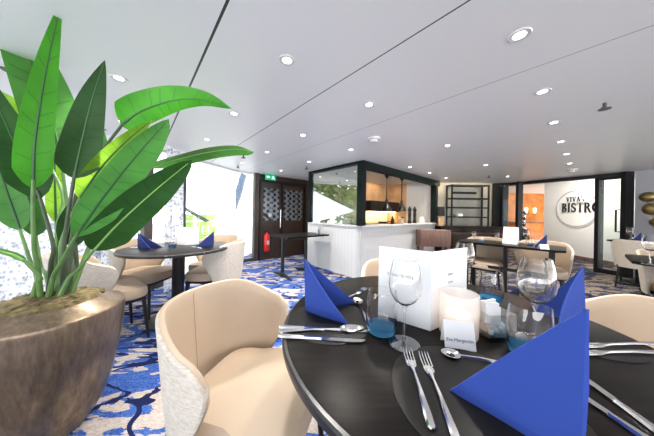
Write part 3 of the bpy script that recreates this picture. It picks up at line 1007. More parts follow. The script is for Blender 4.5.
def letter(ch, x, h, bm):
    """draws one serif capital of height h with its lower left corner at x; returns its advance"""
    def R(x0, y0, x1, y1): rect(bm, x + x0 * h, y0 * h, x + x1 * h, y1 * h)
    def Q(*p): prism(bm, [(x + a * h, b * h) for a, b in p], 0, 0.012)
    def A(cx, cy, ro, ri, a0, a1, sx=1.0): ringseg(bm, x + cx * h, cy * h, ro * h, ri * h, radians(a0), radians(a1), 14, sx)
    st = 0.17
    if ch == 'I':
        R(0.06, 0, 0.06 + st, 1); R(0, 0, 0.29, 0.05); R(0, 0.95, 0.29, 1); return 0.36 * h
    if ch == 'B':
        R(0.06, 0, 0.06 + st, 1); R(0, 0, 0.3, 0.05); R(0, 0.95, 0.3, 1); R(0.2, 0.5, 0.34, 0.55)
        A(0.30, 0.755, 0.245, 0.12, -90, 90, 1.0); A(0.32, 0.27, 0.27, 0.12, -90, 90, 1.05); return 0.68 * h
    if ch == 'R':
        R(0.06, 0, 0.06 + st, 1); R(0, 0, 0.29, 0.05); R(0, 0.95, 0.3, 1); R(0.2, 0.46, 0.34, 0.51)
        A(0.30, 0.73, 0.27, 0.13, -90, 90, 1.0); Q((0.30, 0.48), (0.46, 0.48), (0.72, 0.0), (0.54, 0.0)); R(0.52, 0, 0.80, 0.05); return 0.78 * h
    if ch == 'S':
        A(0.29, 0.74, 0.26, 0.13, 40, 270); A(0.29, 0.27, 0.27, 0.13, -150, 90); R(0.02, 0.08, 0.06, 0.34); R(0.48, 0.68, 0.52, 0.94); return 0.62 * h
    if ch == 'T':
        R(0.27, 0, 0.27 + st, 1); R(0.19, 0, 0.52, 0.05); R(0.02, 0.94, 0.69, 1); R(0.02, 0.72, 0.05, 1); R(0.66, 0.72, 0.69, 1); return 0.74 * h
    if ch == 'O':
        A(0.40, 0.5, 0.52, 0.40, 0, 360, 0.8); A(0.40, 0.5, 0.46, 0.25, 0, 360, 0.85); return 0.86 * h
    if ch == 'V':
        Q((0.04, 1), (0.22, 1), (0.44, 0.0), (0.34, 0.0)); Q((0.34, 0), (0.40, 0.0), (0.68, 1), (0.63, 1)); R(0.0, 0.95, 0.28, 1); R(0.55, 0.95, 0.75, 1); return 0.78 * h
    if ch == 'A':
        Q((0.05, 0), (0.10, 0), (0.38, 1), (0.33, 1)); Q((0.50, 0), (0.68, 0), (0.40, 1), (0.30, 1)); R(0.18, 0.3, 0.52, 0.35); R(0, 0, 0.2, 0.05); R(0.44, 0, 0.74, 0.05); return 0.78 * h
    if ch == "'":
        Q((0.04, 1), (0.16, 1), (0.10, 0.72), (0.06, 0.72)); return 0.2 * h
    if ch == 's':
        A(0.16, 0.38, 0.14, 0.06, 40, 270); A(0.16, 0.14, 0.15, 0.06, -150, 90); return 0.36 * h
    return 0.3 * h


def word(s, h, gap):
    bm = bmesh.new(); x = 0
    for ch in s:
        x += letter(ch, x, h, bm) + gap
    bmesh.ops.scale(bm, vec=(0.84, 1, 1), verts=bm.verts)
    return bm, (x - gap) * 0.84


def up(bm, dx, dz, dy=-0.02):
    bmesh.ops.transform(bm, matrix=Matrix.Translation((dx, dy, dz)) @ Matrix.Rotation(pi / 2, 4, 'X'), verts=bm.verts)
    return bm


rg = bmesh.new()
ringseg(rg, 0, 0, 0.50, 0.475, 0, 2 * pi, 64)
obj('ring', up(rg, 0, 0), M['ink_pale'], sg, False)
wb, wd = word('BISTRO', 0.255, 0.006)
obj('lettering', up(wb, -0.345, -0.10), M['black'], sg, False)
wb, wd = word("VIVA's", 0.14, 0.012)
obj('lettering', up(wb, -0.235, 0.185), M['black'], sg, False)

# gold shells on the grey wall
for n, (x, y, w, h_) in enumerate(((648, 197, 0.115, 0.19), (651, 209, 0.12, 0.22), (658, 222, 0.11, 0.19))):
    u_, v_ = ray(x, y)
    Yg = 5.87 / u_
    g = bmesh.new()
    lathe(g, [(0.0, 0.045), (0.5, 0.03), (0.85, 0.012), (1.0, -0.012), (0.85, -0.005), (0.4, 0.012), (0.0, 0.02)], 28)
    bmesh.ops.transform(g, matrix=Matrix.Rotation(-pi / 2, 4, 'Y') @ Matrix.Diagonal((h_ / 2, w, 1, 1)), verts=g.verts)
    o = obj('wall_ornament', g, M['gold'], loc=(5.855, Yg, EYE - v_ * Yg))
    tag(o, ('topmost', 'middle', 'lowest')[n] + ' of the overlapping gold dish ornaments on the grey wall', 'ornament', 'gold dishes on the grey wall')

# ---------------------------------------------------------------- ceiling fittings
lights = [(119, 78), (122, 121.5), (234, 113.5), (207, 139.5), (287, 60), (369, 104.5), (303, 135), (267, 152), (351, 149.5), (447.5, 145.4), (519.5, 35), (542.5, 91.5), (554, 122.4),
          (560.7, 141.6), (566.4, 154), (569.8, 163.4), (485.7, 165), (507.5, 176.3), (429.6, 172.8), (446, 178), (410, 167), (309, 161.7), (242, 163), (281, 170.5)]
proto = None
for (x, y) in lights:
    p = P(x, y, CEIL)
    if proto is None:
        proto = thing('ceiling_light', 'small round recessed downlight in the white ceiling panels', 'ceiling light', (p.x, p.y, CEIL), 0, 'recessed ceiling downlights')
        obj('trim_ring', lathe(bmesh.new(), [(0.027, 0.0), (0.027, -0.003), (0.043, -0.005), (0.048, 0.0)], 24, caps=False), M['trim_white'], proto)
        obj('lens', lathe(bmesh.new(), [(0, -0.0035), (0.029, -0.0025)], 20, caps=False), M['lens'], proto)
    else:
        dup(proto, (p.x, p.y, CEIL), 0)
for (x, y) in lights:
    p = P(x, y, CEIL)
    sd = bpy.data.lights.new('downlight_beam', 'SPOT')
    sd.energy = 42; sd.spot_size = radians(120); sd.spot_blend = 0.6; sd.shadow_soft_size = 0.05; sd.color = (1.0, 0.94, 0.86)
    so = bpy.data.objects.new('downlight_beam', sd)
    COL.objects.link(so)
    so.location = (p.x, p.y, CEIL - 0.02)
for (x, y, lab) in ((604.7, 105, 'dark sprinkler head hanging from the ceiling panel near the grey wall'), (243.5, 157, 'sprinkler hanging near the top of the tall window'),
                    (306.5, 168.5, 'sprinkler on the ceiling beside the kiosk frame'), (489, 177.5, 'sprinkler on the ceiling before the bistro partition'), (238, 167.5, 'dark sprinkler on the ceiling above the window rail')):
    p = P(x, y - 2, CEIL)
    t = thing('sprinkler', lab, 'sprinkler', (p.x, p.y, CEIL))
    obj('stem', tube(bmesh.new(), [(0, 0, 0), (0, 0, -0.035)], 0.011), M['sprinkler'], t)
    obj('deflector', lathe(bmesh.new(), [(0, -0.05), (0.035, -0.05), (0.035, -0.045), (0, -0.044)], 14), M['sprinkler'], t)
    y_ = bmesh.new()
    for s in (-1, 1):
        tube(y_, [(s * 0.008, 0, -0.03), (s * 0.026, 0, -0.038), (s * 0.008, 0, -0.048)], 0.004)
    obj('yoke', y_, M['sprinkler'], t)
for x, y, lab in ((374, 138.5, 'white round smoke detector on the ceiling before the kiosk'), (572, 169.5, 'white round speaker on the ceiling before the bistro door')):
    p = P(x, y, CEIL)
    t = thing('smoke_detector', lab, 'smoke detector', (p.x, p.y, CEIL))
    obj('base', lathe(bmesh.new(), [(0.075, 0), (0.075, -0.015), (0.06, -0.02), (0, -0.02)], 24), M['trim_white'], t)
    obj('sensor', lathe(bmesh.new(), [(0.045, -0.02), (0.04, -0.045), (0.0, -0.05)], 20), M['trim_white'], t)


# ---------------------------------------------------------------- dining chairs
def smooth(t):
    t = max(0.0, min(1.0, t))
    return t * t * (3 - 2 * t)


def shell_point(u, v, off):
    thm = radians(78 + 24 * smooth(v))
    th = u * thm
    r = 0.218 + 0.040 * v ** 0.9 + off
    au = abs(u)
    zt = 0.778 - 0.095 * smooth((au - 0.4) / 0.6) - 0.05 * max(0, (au - 0.88) / 0.12) ** 2
    z = 0.345 + (zt - 0.345) * v
    return Vector((-r * cos(th) * 1.02, r * sin(th), z))


def make_chair(label, group=None):
    t = thing('dining_chair', label, 'chair', group=group)
    nu, nv = 44, 10
    TH = 0.030
    bm = bmesh.new()
    out = [[bm.verts.new(shell_point(-1 + 2 * i / nu, j / nv, TH)) for j in range(nv + 1)] for i in range(nu + 1)]
    for i in range(nu):
        for j in range(nv):
            bm.faces.new((out[i][j], out[i + 1][j], out[i + 1][j + 1], out[i][j + 1]))
    # rounded rim over the top and down both front edges to the lining
    loop = [(0, j) for j in range(nv + 1)] + [(i, nv) for i in range(1, nu + 1)] + [(nu, j) for j in range(nv - 1, -1, -1)]
    prev = None
    for (i, j) in loop:
        u, v = -1 + 2 * i / nu, j / nv
        a, b = shell_point(u, v, TH), shell_point(u, v, 0)
        mid = (a + b) / 2
        push = Vector((0, 0, 0.012)) if j == nv else (shell_point(u, v, TH / 2) - shell_point(u * 0.97, v, TH / 2)).normalized() * 0.012
        if j == nv and i in (0, nu):
            push = push * 0.7 + (shell_point(u, v, TH / 2) - shell_point(u * 0.97, v, TH / 2)).normalized() * 0.008
        row = [out[i][j], bm.verts.new(a.lerp(b, 0.2) + push * 0.75), bm.verts.new(mid + push), bm.verts.new(a.lerp(b, 0.8) + push * 0.75), bm.verts.new(b)]
        if prev:
            for k in range(4):
                bm.faces.new((prev[k], row[k], row[k + 1], prev[k + 1]))
        prev = row
    back = obj('backrest', bm, M['weave'], t)
    bm = bmesh.new()
    inn = [[bm.verts.new(shell_point(-1 + 2 * i / nu, j / nv, 0.0)) for j in range(nv + 1)] for i in range(nu + 1)]
    for i in range(nu):
        for j in range(nv):
            bm.faces.new((inn[i][j], inn[i][j + 1], inn[i + 1][j + 1], inn[i + 1][j]))
    # leather carries over the rim
    prev = None
    for (i, j) in loop:
        u, v = -1 + 2 * i / nu, j / nv
        a, b = shell_point(u, v, TH), shell_point(u, v, 0)
        push = Vector((0, 0, 0.0135)) if j == nv else (shell_point(u, v, TH / 2) - shell_point(u * 0.97, v, TH / 2)).normalized() * 0.0135
        row = [inn[i][j], bm.verts.new(a.lerp(b, 0.8) + push * 0.78), bm.verts.new((a + b) / 2 + push), bm.verts.new(a.lerp(b, 0.25) + push * 0.85)]
        if prev:
            for k in range(3):
                bm.faces.new((prev[k], row[k], row[k + 1], prev[k + 1]))
        prev = row
    obj('lining', bm, M['leather'], back)
    sm = bmesh.new()
    tube(sm, [shell_point(0.0, v / 8, -0.0005) for v in range(1, 9)], 0.0018, 6)
    obj('seam', sm, M['leather'], back)
    # seat pad
    bm = bmesh.new()
    rings = []
    for s, z in ((0.93, 0.372), (0.985, 0.38), (1.0, 0.40), (0.995, 0.438), (0.96, 0.458), (0.82, 0.467), (0.45, 0.47)):
        ring = []
        for k in range(40):
            a = 2 * pi * k / 40
            ca, sa = cos(a), sin(a)
            e_ = 2 / 4.6
            x = (abs(ca) ** e_) * (1 if ca >= 0 else -1) * 0.235
            y = (abs(sa) ** e_) * (1 if sa >= 0 else -1) * (0.24 if ca > 0 else 0.20)
            ring.append(bm.verts.new((0.055 + s * x, s * y, z)))
        rings.append(ring)
    for p, q in zip(rings, rings[1:]):
        for k in range(40):
            bm.faces.new((p[k], p[(k + 1) % 40], q[(k + 1) % 40], q[k]))
    bm.faces.new(rings[-1]); bm.faces.new(list(reversed(rings[0])))
    obj('seat', bm, M['leather'], t)
    bm = bmesh.new()
    box(bm, (0.05, 0, 0.359), (0.42, 0.42, 0.024))
    obj('seat_frame', bm, M['black'], t, False)
    for sx in (-1, 1):
        for sy in (-1, 1):
            bm = bmesh.new()
            tube(bm, [(0.05 + sx * 0.225, sy * 0.215, 0), (0.05 + sx * 0.195, sy * 0.185, 0.358)], [0.011, 0.017], 8)
            obj('leg', bm, M['black'], t)
    return t


chair0 = make_chair('cream tub chair tucked close beside the big round table and bronze pot')
chair0.location = (-0.318, 0.87, 0); chair0.rotation_euler.z = radians(-14)


def chair(c, face, label):
    return dup(chair0, (c[0], c[1], 0), atan2(face[1], face[0]), label)


chair((1.20, 0.79), (-1, 0.04), 'cream tub chair across the big table from the bronze pot')
chair((0.52, 1.40), (0.05, -1), 'cream tub chair behind the white menu card at the big table')
chair((-1.27, 2.54), (-1, -0.08), 'beige chair seen from its woven back at the window table')
chair((-1.50, 2.93), (-0.05, -1), 'chair at the window table with its back to the bright glass')
chair((-2.06, 2.42), (1, -0.05), 'chair at the window table with its back to the lace sheer')
chair((-1.90, 1.80), (0.55, 0.85), 'chair at the window table half hidden by the bronze pot')
chair((2.42, 3.30), (-0.75, -0.66), 'tub chair behind the long table near the walnut sideboard')
chair((2.93, 2.92), (-0.75, -0.66), 'tub chair behind the long table near the bistro entrance')
chair((5.05, 3.46), (0.85, 0.5), 'tub chair seen from behind before the glass bistro door')
chair((3.60, 2.15), (-0.3, -1), 'tub chair tucked at the small table under the gold dishes')


# ---------------------------------------------------------------- tables
def round_table(c, r, label, base=0.26):
    t = thing('round_table', label, 'table', (c[0], c[1], 0))
    top = obj('tabletop', lathe(bmesh.new(), [(0, 0.722), (r - 0.02, 0.722), (r - 0.012, 0.724), (r - 0.012, 0.748), (r - 0.016, 0.75), (0, 0.75)], 96), M['table'], t)
    obj('rim', lathe(bmesh.new(), [(r - 0.012, 0.722), (r - 0.002, 0.724), (r, 0.73), (r, 0.744), (r - 0.004, 0.749), (r - 0.0115, 0.7502)], 96, caps=False), M['table_edge'], top)
    obj('column', lathe(bmesh.new(), [(0.0, 0.03), (0.055, 0.03), (0.055, 0.722), (0, 0.722)], 24), M['black'], t)
    obj('foot_plate', lathe(bmesh.new(), [(0, 0), (base, 0), (base, 0.012), (0.07, 0.035), (0, 0.035)], 40), M['black'], t)
    return t


TC = Vector((0.4285, 0.7846, 0.75)); TR = 0.573
round_table(TC, TR, 'big round dark table laid with blue napkins and glasses')
LT = Vector((-1.56, 2.27, 0.75))
round_table(LT, 0.49, 'round dark table by the window with two navy napkins')


def slab_table(name, label, c, ra, la, lb, h=0.75, legs=4, cham=0.0, rot=0.0):
    """rectangular table, long side la along local x"""
    t = thing(name, label, 'table', (c[0], c[1], 0), ra)
    bm = bmesh.new()
    x, y, k = la / 2, lb / 2, cham
    prism(bm, [(-x + k, -y), (x - k, -y), (x, -y + k), (x, y - k), (x - k, y), (-x + k, y), (-x, y - k), (-x, -y + k)] if k else [(-x, -y), (x, -y), (x, y), (-x, y)], h - 0.028, h)
    obj('tabletop', bm, M['table'], t, False)
    return t


# table against the kiosk
c0 = P(288, 237.5, 0.72)
cc = c0 + AX * 0.32 + BX * 0.465
t = slab_table('side_table', 'dark rectangular table standing against the white tiled kiosk', (cc.x, cc.y), RB, 0.92, 0.62, 0.72)
for sx in (-0.40, 0.10):
    l = obj('leg', B((sx, -0.05, 0.36), (0.045, 0.045, 0.67)), M['black'], t, False)
    f_ = bmesh.new()
    tube(f_, spline([(sx - 0.01, -0.36, 0.012), (sx, -0.2, 0.035), (sx, -0.05, 0.055), (sx, 0.1, 0.035), (sx - 0.01, 0.26, 0.012)], 14), [0.012 + 0.018 * sin(pi * i / 13) for i in range(14)], 8)
    obj('foot_bar', f_, M['black'], l)
obj('rail', B((-0.12, -0.05, 0.64), (0.48, 0.03, 0.03)), M['black'], t, False)
mn = thing('menu_holder', 'small white card standing on the table by the kiosk', 'menu', (cc + BX * 0.40 - AX * 0.16).to_tuple()[:2] + (0.72,), RB + 0.6)
obj('front_panel', plate(bmesh.new(), [(-0.09, 0, 0), (0.09, 0, 0), (0.09, 0.03, 0.2), (-0.09, 0.03, 0.2)], 0.003), M['paper'], mn, False)
obj('back_panel', plate(bmesh.new(), [(-0.09, 0.07, 0), (0.09, 0.07, 0), (0.09, 0.034, 0.2), (-0.09, 0.034, 0.2)], 0.003), M['paper'], mn, False)

# long table by the bistro entrance
fc = Vector((2.33, 2.84, 0.75))
cl = fc + BX * 0.30
lt_ = slab_table('long_table', 'long dark table with pale menu card before the bistro entrance', (cl.x, cl.y), RA, 1.12, 0.60, 0.75, cham=0.07)
for sx in (-0.44, 0.0, 0.44):
    for sy in ((-0.2, 0.2) if sx else (0.1,)):
        obj('leg', B((sx, sy, 0.361), (0.042, 0.042, 0.722)), M['black'], lt_, False)
obj('stretcher', B((0, 0.2, 0.42), (0.86, 0.03, 0.04)), M['black'], lt_, False)

st = slab_table('square_table', 'small dark table before the glass bistro door', (5.36, 3.68), radians(20), 0.62, 0.56, 0.75, cham=0.05)
obj('column', lathe(bmesh.new(), [(0, 0.02), (0.04, 0.02), (0.04, 0.722), (0, 0.722)], 20), M['black'], st)
obj('foot_plate', B((0, 0, 0.011), (0.42, 0.42, 0.022), 0, 0.005), M['black'], st)
c8 = P(634, 261, 0.75)
s8 = slab_table('square_table', 'small dark table with a wine glass near the gold dishes', (c8.x + 0.43, c8.y - 0.06), radians(40), 0.66, 0.66, 0.75, cham=0.06)
obj('column', lathe(bmesh.new(), [(0, 0.02), (0.04, 0.02), (0.04, 0.722), (0, 0.722)], 20), M['black'], s8)
obj('foot_plate', B((0, 0, 0.011), (0.42, 0.42, 0.022), 0, 0.005), M['black'], s8)


# ---------------------------------------------------------------- tableware
ZT = 0.75


def wine_glass(label, p, s=1.0, group='wine glasses on the big table'):
    if 'wg' not in globals():
        g = thing('wine_glass', label, 'wine glass', p, 0, group)
        foot = [(0.0, 0.006), (0.010, 0.006), (0.045, 0.0015), (0.045, 0.0), (0, 0)]
        obj('foot', lathe(bmesh.new(), [(0, 0.0), (0.044, 0.0), (0.045, 0.002), (0.02, 0.005), (0.006, 0.012), (0.0, 0.013)], 40), M['glass_thin'], g)
        obj('stem', lathe(bmesh.new(), [(0.006, 0.011), (0.0042, 0.03), (0.0040, 0.09), (0.007, 0.11), (0.012, 0.116)], 16, caps=False), M['glass_thin'], g)
        ob = [(0.0, 0.116), (0.014, 0.118), (0.032, 0.132), (0.043, 0.153), (0.0465, 0.175), (0.045, 0.20), (0.040, 0.228), (0.0345, 0.252)]
        ib = [(0.033, 0.252), (0.0385, 0.228), (0.0435, 0.20), (0.045, 0.175), (0.0415, 0.154), (0.031, 0.134), (0.013, 0.1205), (0.0, 0.119)]
        bowl = obj('bowl', lathe(bmesh.new(), ob + ib, 48, caps=False), M['glass'], g)
        globals()['wg'] = g
        return g
    return scaled(dup(wg, p, 0, label, group), s)


def scaled(o, s):
    o.scale = (s, s, s)
    return o


def tumbler(label, p, s=1.0, group='water tumblers on the big table'):
    if 'tb' not in globals():
        g = thing('water_glass', label, 'water glass', p, 0, group)
        ob = [(0.038, 0.0), (0.043, 0.004), (0.049, 0.03), (0.0505, 0.06), (0.048, 0.10), (0.0445, 0.135)]
        ib = [(0.043, 0.135), (0.0465, 0.10), (0.049, 0.06), (0.0475, 0.035), (0.040, 0.014), (0.0, 0.012)]
        body = obj('body', lathe(bmesh.new(), [(0, 0.0)] + ob + ib, 44, caps=False), M['glass'], g)
        base = obj('blue_base', lathe(bmesh.new(), [(0, 0.001), (0.0375, 0.001), (0.0425, 0.006), (0.0465, 0.022), (0.045, 0.023), (0.040, 0.016), (0, 0.0125)], 40), M['glass_blue'], g)
        base['label'] = 'tinted blue glass bottom'
        globals()['tb'] = g
        return g
    return scaled(dup(tb, p, 0, label, group), s)


wine_glass('wine glass standing before the white menu card', P(404, 344, ZT), 1.05)
wine_glass('wine glass behind the blue-based tumbler by the upright napkin', P(535, 341.5, ZT), 1.02)
wine_glass('wine glass at the far side of the table beyond the menu card', P(464, 291, ZT), 0.98)
tumbler('tumbler with blue base standing beside the menu card', P(381, 331.5, ZT), 0.97)
tumbler('tumbler with blue base beside the front napkin and sugar pot', P(529, 355, ZT), 1.02)
tumbler('tumbler at the far side of the table behind the sugar pot', P(490, 301, ZT), 0.98)


def napkin(label, apex, foot, toes, mat, th=0.006, group=None):
    """a paper napkin folded to a tent: an upright spine and two triangular flaps"""
    base = Vector(foot)
    t = thing('napkin', label, 'napkin', base, 0, group)
    A = Vector(apex) - base
    for T in toes:
        d = Vector(T) - base
        bm = bmesh.new()
        n = Vector((d.y, -d.x, 0)).normalized()
        nn = 10
        rows = []
        for i in range(nn + 1):
            f = i / nn
            lo = d * f
            hi = A.lerp(d, f)
            bow = n * (0.012 * sin(pi * f))
            rows.append((lo + bow * 0.4, hi + bow))
        for sgn in (-1, 1):
            vs_ = [[bm.verts.new(p + n * sgn * th / 2) for p in (lo, lo.lerp(hi, 0.5) + n * 0.003, hi)] for lo, hi in rows]
            for a_, b_ in zip(vs_, vs_[1:]):
                for k in range(2):
                    bm.faces.new((a_[k], b_[k], b_[k + 1], a_[k + 1]))
            if sgn == -1:
                keep = vs_
        for a_, b_, a2, b2 in zip(keep, keep[1:], vs_, vs_[1:]):
            bm.faces.new((a_[0], b_[0], b2[0], a2[0]))
            bm.faces.new((a_[2], b_[2], b2[2], a2[2]))
        bm.faces.new((keep[0][0], keep[0][1], keep[0][2], vs_[0][2], vs_[0][1], vs_[0][0]))
        bmesh.ops.remove_doubles(bm, verts=bm.verts, dist=0.0004)
        obj('flap', bm, mat, t)
    return t


def apex_over(foot, px, py):
    u, v = ray(px, py)
    return Vector((u * foot.y, foot.y, EYE - v * foot.y))


GN = 'royal blue napkins on the big table'
fo = P(306, 311, ZT)
napkin('royal blue napkin standing beside the knives near the cream chair', apex_over(fo, 305, 259), fo, [P(349, 325, ZT), P(356, 303, ZT)], M['napkin'], group=GN)
fo = Vector((0.392, 0.327, ZT))
napkin('largest royal blue napkin at the near edge beside the two forks', apex_over(fo, 586, 309), fo, [P(449, 391, ZT), Vector((0.47, 0.50, ZT))], M['napkin'], 0.007, group=GN)
fo = P(585, 330, ZT)
napkin('royal blue napkin standing behind the wine glass facing the bistro', apex_over(fo, 583, 268), fo, [P(557, 339, ZT), P(531, 308, ZT)], M['napkin'], group=GN)
fo = Vector((0.42, 1.17, ZT))
napkin('royal blue napkin mostly hidden behind the white menu card', fo + Vector((-0.01, 0, 0.165)), fo, [fo + Vector((0.16, -0.09, 0)), fo + Vector((0.12, 0.11, 0))], M['napkin'], group=GN)


def pmat(c, r, label):
    o = obj('placemat', lathe(bmesh.new(), [(0, 0.0), (r, 0.0), (r, 0.0012), (r - 0.003, 0.002), (0, 0.002)], 64), M['mat'], loc=(c[0], c[1], ZT + 0.0006))
    tag(o, label, 'placemat', 'round placemats on the big table')


pmat((0.02, 0.775), 0.15, 'round charcoal placemat under the knives near the cream chair')
pmat((0.325, 0.455), 0.175, 'round charcoal placemat under the largest blue napkin')
pmat((0.83, 0.725), 0.155, 'round charcoal placemat at the setting opposite the bronze pot')
pmat((0.44, 1.17), 0.15, 'round charcoal placemat at the setting behind the menu card')


# cutlery: built along local +x, handle end at 0, head at L
def lens_shape(bm, prof, th, arch=None):
    """prof: list of (x, half width); builds a thin bevelled solid"""
    arch = arch or (lambda x: 0.0)
    rows = []
    for x, w in prof:
        z = arch(x)
        rows.append([bm.verts.new((x, -w, z)), bm.verts.new((x, -w * 0.6, z + th)), bm.verts.new((x, w * 0.6, z + th)), bm.verts.new((x, w, z)), bm.verts.new((x, 0, z - th * 0.3))])
    for a_, b_ in zip(rows, rows[1:]):
        for k in range(5):
            bm.faces.new((a_[k], a_[(k + 1) % 5], b_[(k + 1) % 5], b_[k]))
    bm.faces.new(rows[0]); bm.faces.new(list(reversed(rows[-1])))
    return bm


def cutlery(kind, a, b, label, group='cutlery on the big table', z=ZT + 0.0035):
    d = b - a
    L_ = sqrt(d.x ** 2 + d.y ** 2)
    t = thing(kind, label, kind.replace('_', ' '), (a.x, a.y, z), atan2(d.y, d.x), group)
    H = lambda x: 0.0015 + 0.004 * sin(pi * min(1, x / (0.7 * L_)))
    if kind == 'knife':
        obj('handle', lens_shape(bmesh.new(), [(0, 0.004), (0.006, 0.0085), (0.1 * L_, 0.0088), (0.3 * L_, 0.0065), (0.46 * L_, 0.005), (0.5 * L_, 0.006)], 0.005), M['steel'], t)
        bm = bmesh.new()
        prism(bm, [(0.49 * L_, -0.006), (0.55 * L_, -0.0085), (0.85 * L_, -0.0095), (0.95 * L_, -0.006), (L_, 0.004), (0.97 * L_, 0.0075), (0.49 * L_, 0.006)], 0.0008, 0.0025)
        obj('blade', bm, M['steel'], t, False)
    elif kind == 'fork':
        obj('handle', lens_shape(bmesh.new(), [(0, 0.003), (0.005, 0.0085), (0.12 * L_, 0.0085), (0.4 * L_, 0.0045), (0.62 * L_, 0.0032), (0.68 * L_, 0.006), (0.74 * L_, 0.0118), (0.8 * L_, 0.0122)], 0.0032, H), M['steel'], t)
        for k in range(4):
            y = (-1.5 + k) * 0.0072
            bm = bmesh.new()
            tube(bm, [(0.79 * L_, y, H(0.79 * L_) + 0.001), (0.88 * L_, y * 1.03, 0.002), (0.96 * L_, y * 1.03, 0.0045), (L_, y, 0.009)], [0.0022, 0.0021, 0.0018, 0.001], 6)
            obj('tine', bm, M['steel'], t)
    else:
        obj('handle', lens_shape(bmesh.new(), [(0, 0.003), (0.005, 0.0082), (0.12 * L_, 0.008), (0.4 * L_, 0.0045), (0.66 * L_, 0.0032), (0.72 * L_, 0.005)], 0.0032, H), M['steel'], t)
        bm = bmesh.new()
        bw, bl, cx = 0.021, 0.15 * L_, 0.85 * L_
        rings = []
        for s, zz in ((1.0, 0.0055), (0.93, 0.0058), (0.8, 0.0022), (0.5, -0.0008), (0.0, -0.0016)):
            rings.append([(cx + s * bl * cos(k * pi / 12), s * bw * sin(k * pi / 12) * (1.0 - 0.15 * cos(k * pi / 12)), zz) for k in range(24)])
        for s, zz in ((0.5, -0.0022), (0.8, 0.0006), (1.0, 0.0046)):
            rings.append([(cx + s * bl * cos(k * pi / 12), s * bw * sin(k * pi / 12) * (1.0 - 0.15 * cos(k * pi / 12)), zz) for k in range(24)])
        vr = [[bm.verts.new(p) for p in r] for r in rings]
        for p, q in zip(vr, vr[1:]):
            for k in range(24):
                bm.faces.new((p[k], p[(k + 1) % 24], q[(k + 1) % 24], q[k]))
        bmesh.ops.remove_doubles(bm, verts=bm.verts, dist=1e-5)
        obj('spoon_bowl', bm, M['steel'], t)
    return t


def C_(kind, x0, y0, x1, y1, label, z=ZT + 0.0035):
    return cutlery(kind, P(x0, y0, ZT), P(x1, y1, ZT), label, z=z)


C_('knife', 279, 328, 371, 333, 'knife lying closest to the standing napkin by the cream chair')
C_('spoon', 279, 333, 364, 330, 'spoon lying between the two knives by the cream chair', ZT + 0.004)
C_('knife', 278.5, 337, 366, 343, 'knife nearest the table rim below the spoon by the cream chair')
C_('spoon', 368, 325, 356, 299, 'dessert spoon beside the blue-based tumbler and napkin')
C_('fork', 333, 307, 365, 290, 'dessert fork whose tines poke out behind the standing napkin')
C_('fork', 433, 433, 407, 352, 'fork with its tines below the wine glass foot')
C_('fork', 462, 455, 423, 356, 'fork lying beside the toe of the largest napkin')
C_('spoon', 510, 368, 441, 354, 'dessert spoon with its bowl under the name card')
C_('knife', 668, 441, 578, 376, 'knife emerging from behind the largest napkin, farther from the rim')
C_('knife', 655, 447, 574, 393, 'knife emerging from behind the largest napkin, closer to the rim')
C_('fork', 672, 346, 571, 347, 'fork beside the upright napkin, farther from the largest napkin')
C_('fork', 672, 355, 571, 354, 'fork beside the upright napkin, closer to the largest napkin')

# menu card: two standing leaves
s0, sl, sr = P(430, 331, ZT), P(378, 314.5, ZT), Vector((0.543, 0.83, ZT))
mc = thing('menu_card', 'tall white folded menu card standing open on the big table', 'menu', s0)
UP = Vector((0, 0, 0.262))
obj('cover_leaf', plate(bmesh.new(), [Vector((0, 0, 0)), sl - s0, sl - s0 + UP, UP], 0.0015), M['paper'], mc, False)
obj('inner_leaf', plate(bmesh.new(), [Vector((0, 0, 0)), sr - s0, sr - s0 + UP, UP], 0.0015), M['paper'], mc, False)


def on_leaf(name, s, size, d, f, z, mat, parent):
    """prints lettering on a standing leaf that runs from the spine along d"""
    bm = text_bm(s, size)
    dd = Vector((d.x, d.y, 0)); L_ = dd.length; dd /= L_
    if dd.x < 0:
        xax = -dd
    else:
        xax = dd
    nrm = Vector((xax.y, -xax.x, 0))
    c = Vector((d.x, d.y, 0)) * f + nrm * 0.0015 + Vector((0, 0, z))
    m = Matrix((
        (xax.x, 0, nrm.x, c.x), (xax.y, 0, nrm.y, c.y), (0, 1, 0, c.z), (0, 0, 0, 1)))
    bmesh.ops.transform(bm, matrix=m, verts=bm.verts)
    return obj(name, bm, mat, parent, False)


on_leaf('lettering', 'VIVA CRUISES', 0.016, sl - s0, 0.55, 0.158, M['ink'], mc)
on_leaf('lettering', 'MENU', 0.012, sr - s0, 0.5, 0.170, M['ink_pale'], mc)
on_leaf('lettering', 'MENU', 0.012, sr - s0, 0.5, 0.142, M['ink_pale'], mc)
on_leaf('lettering', 'VIVA', 0.009, sl - s0, 0.62, 0.05, M['ink_pale'], mc)

# name card tent
n0, n1 = P(445, 348, ZT), P(476.5, 352, ZT)
nd = n1 - n0
nc = thing('name_card', 'small white name card leaning before the candle glass', 'card', n0)
bk_ = Vector((-nd.y, nd.x, 0)).normalized()
tp = Vector((0, 0, 0.074)) + bk_ * 0.020
obj('front_panel', plate(bmesh.new(), [Vector((0, 0, 0)), nd, nd + tp, tp], 0.001), M['paper'], nc, False)
obj('back_panel', plate(bmesh.new(), [bk_ * 0.042, bk_ * 0.042 + nd, nd + tp, tp], 0.001), M['paper'], nc, False)
bm = text_bm('Eva Mergentin', 0.0125)
xa = nd.normalized(); ya = tp.normalized(); za = xa.cross(ya)
c = nd * 0.5 + tp * 0.27 + za * 0.0012
bmesh.ops.transform(bm, matrix=Matrix(((xa.x, ya.x, za.x, c.x), (xa.y, ya.y, za.y, c.y), (xa.z, ya.z, za.z, c.z), (0, 0, 0, 1))), verts=bm.verts)
obj('lettering', bm, M['ink'], nc, False)

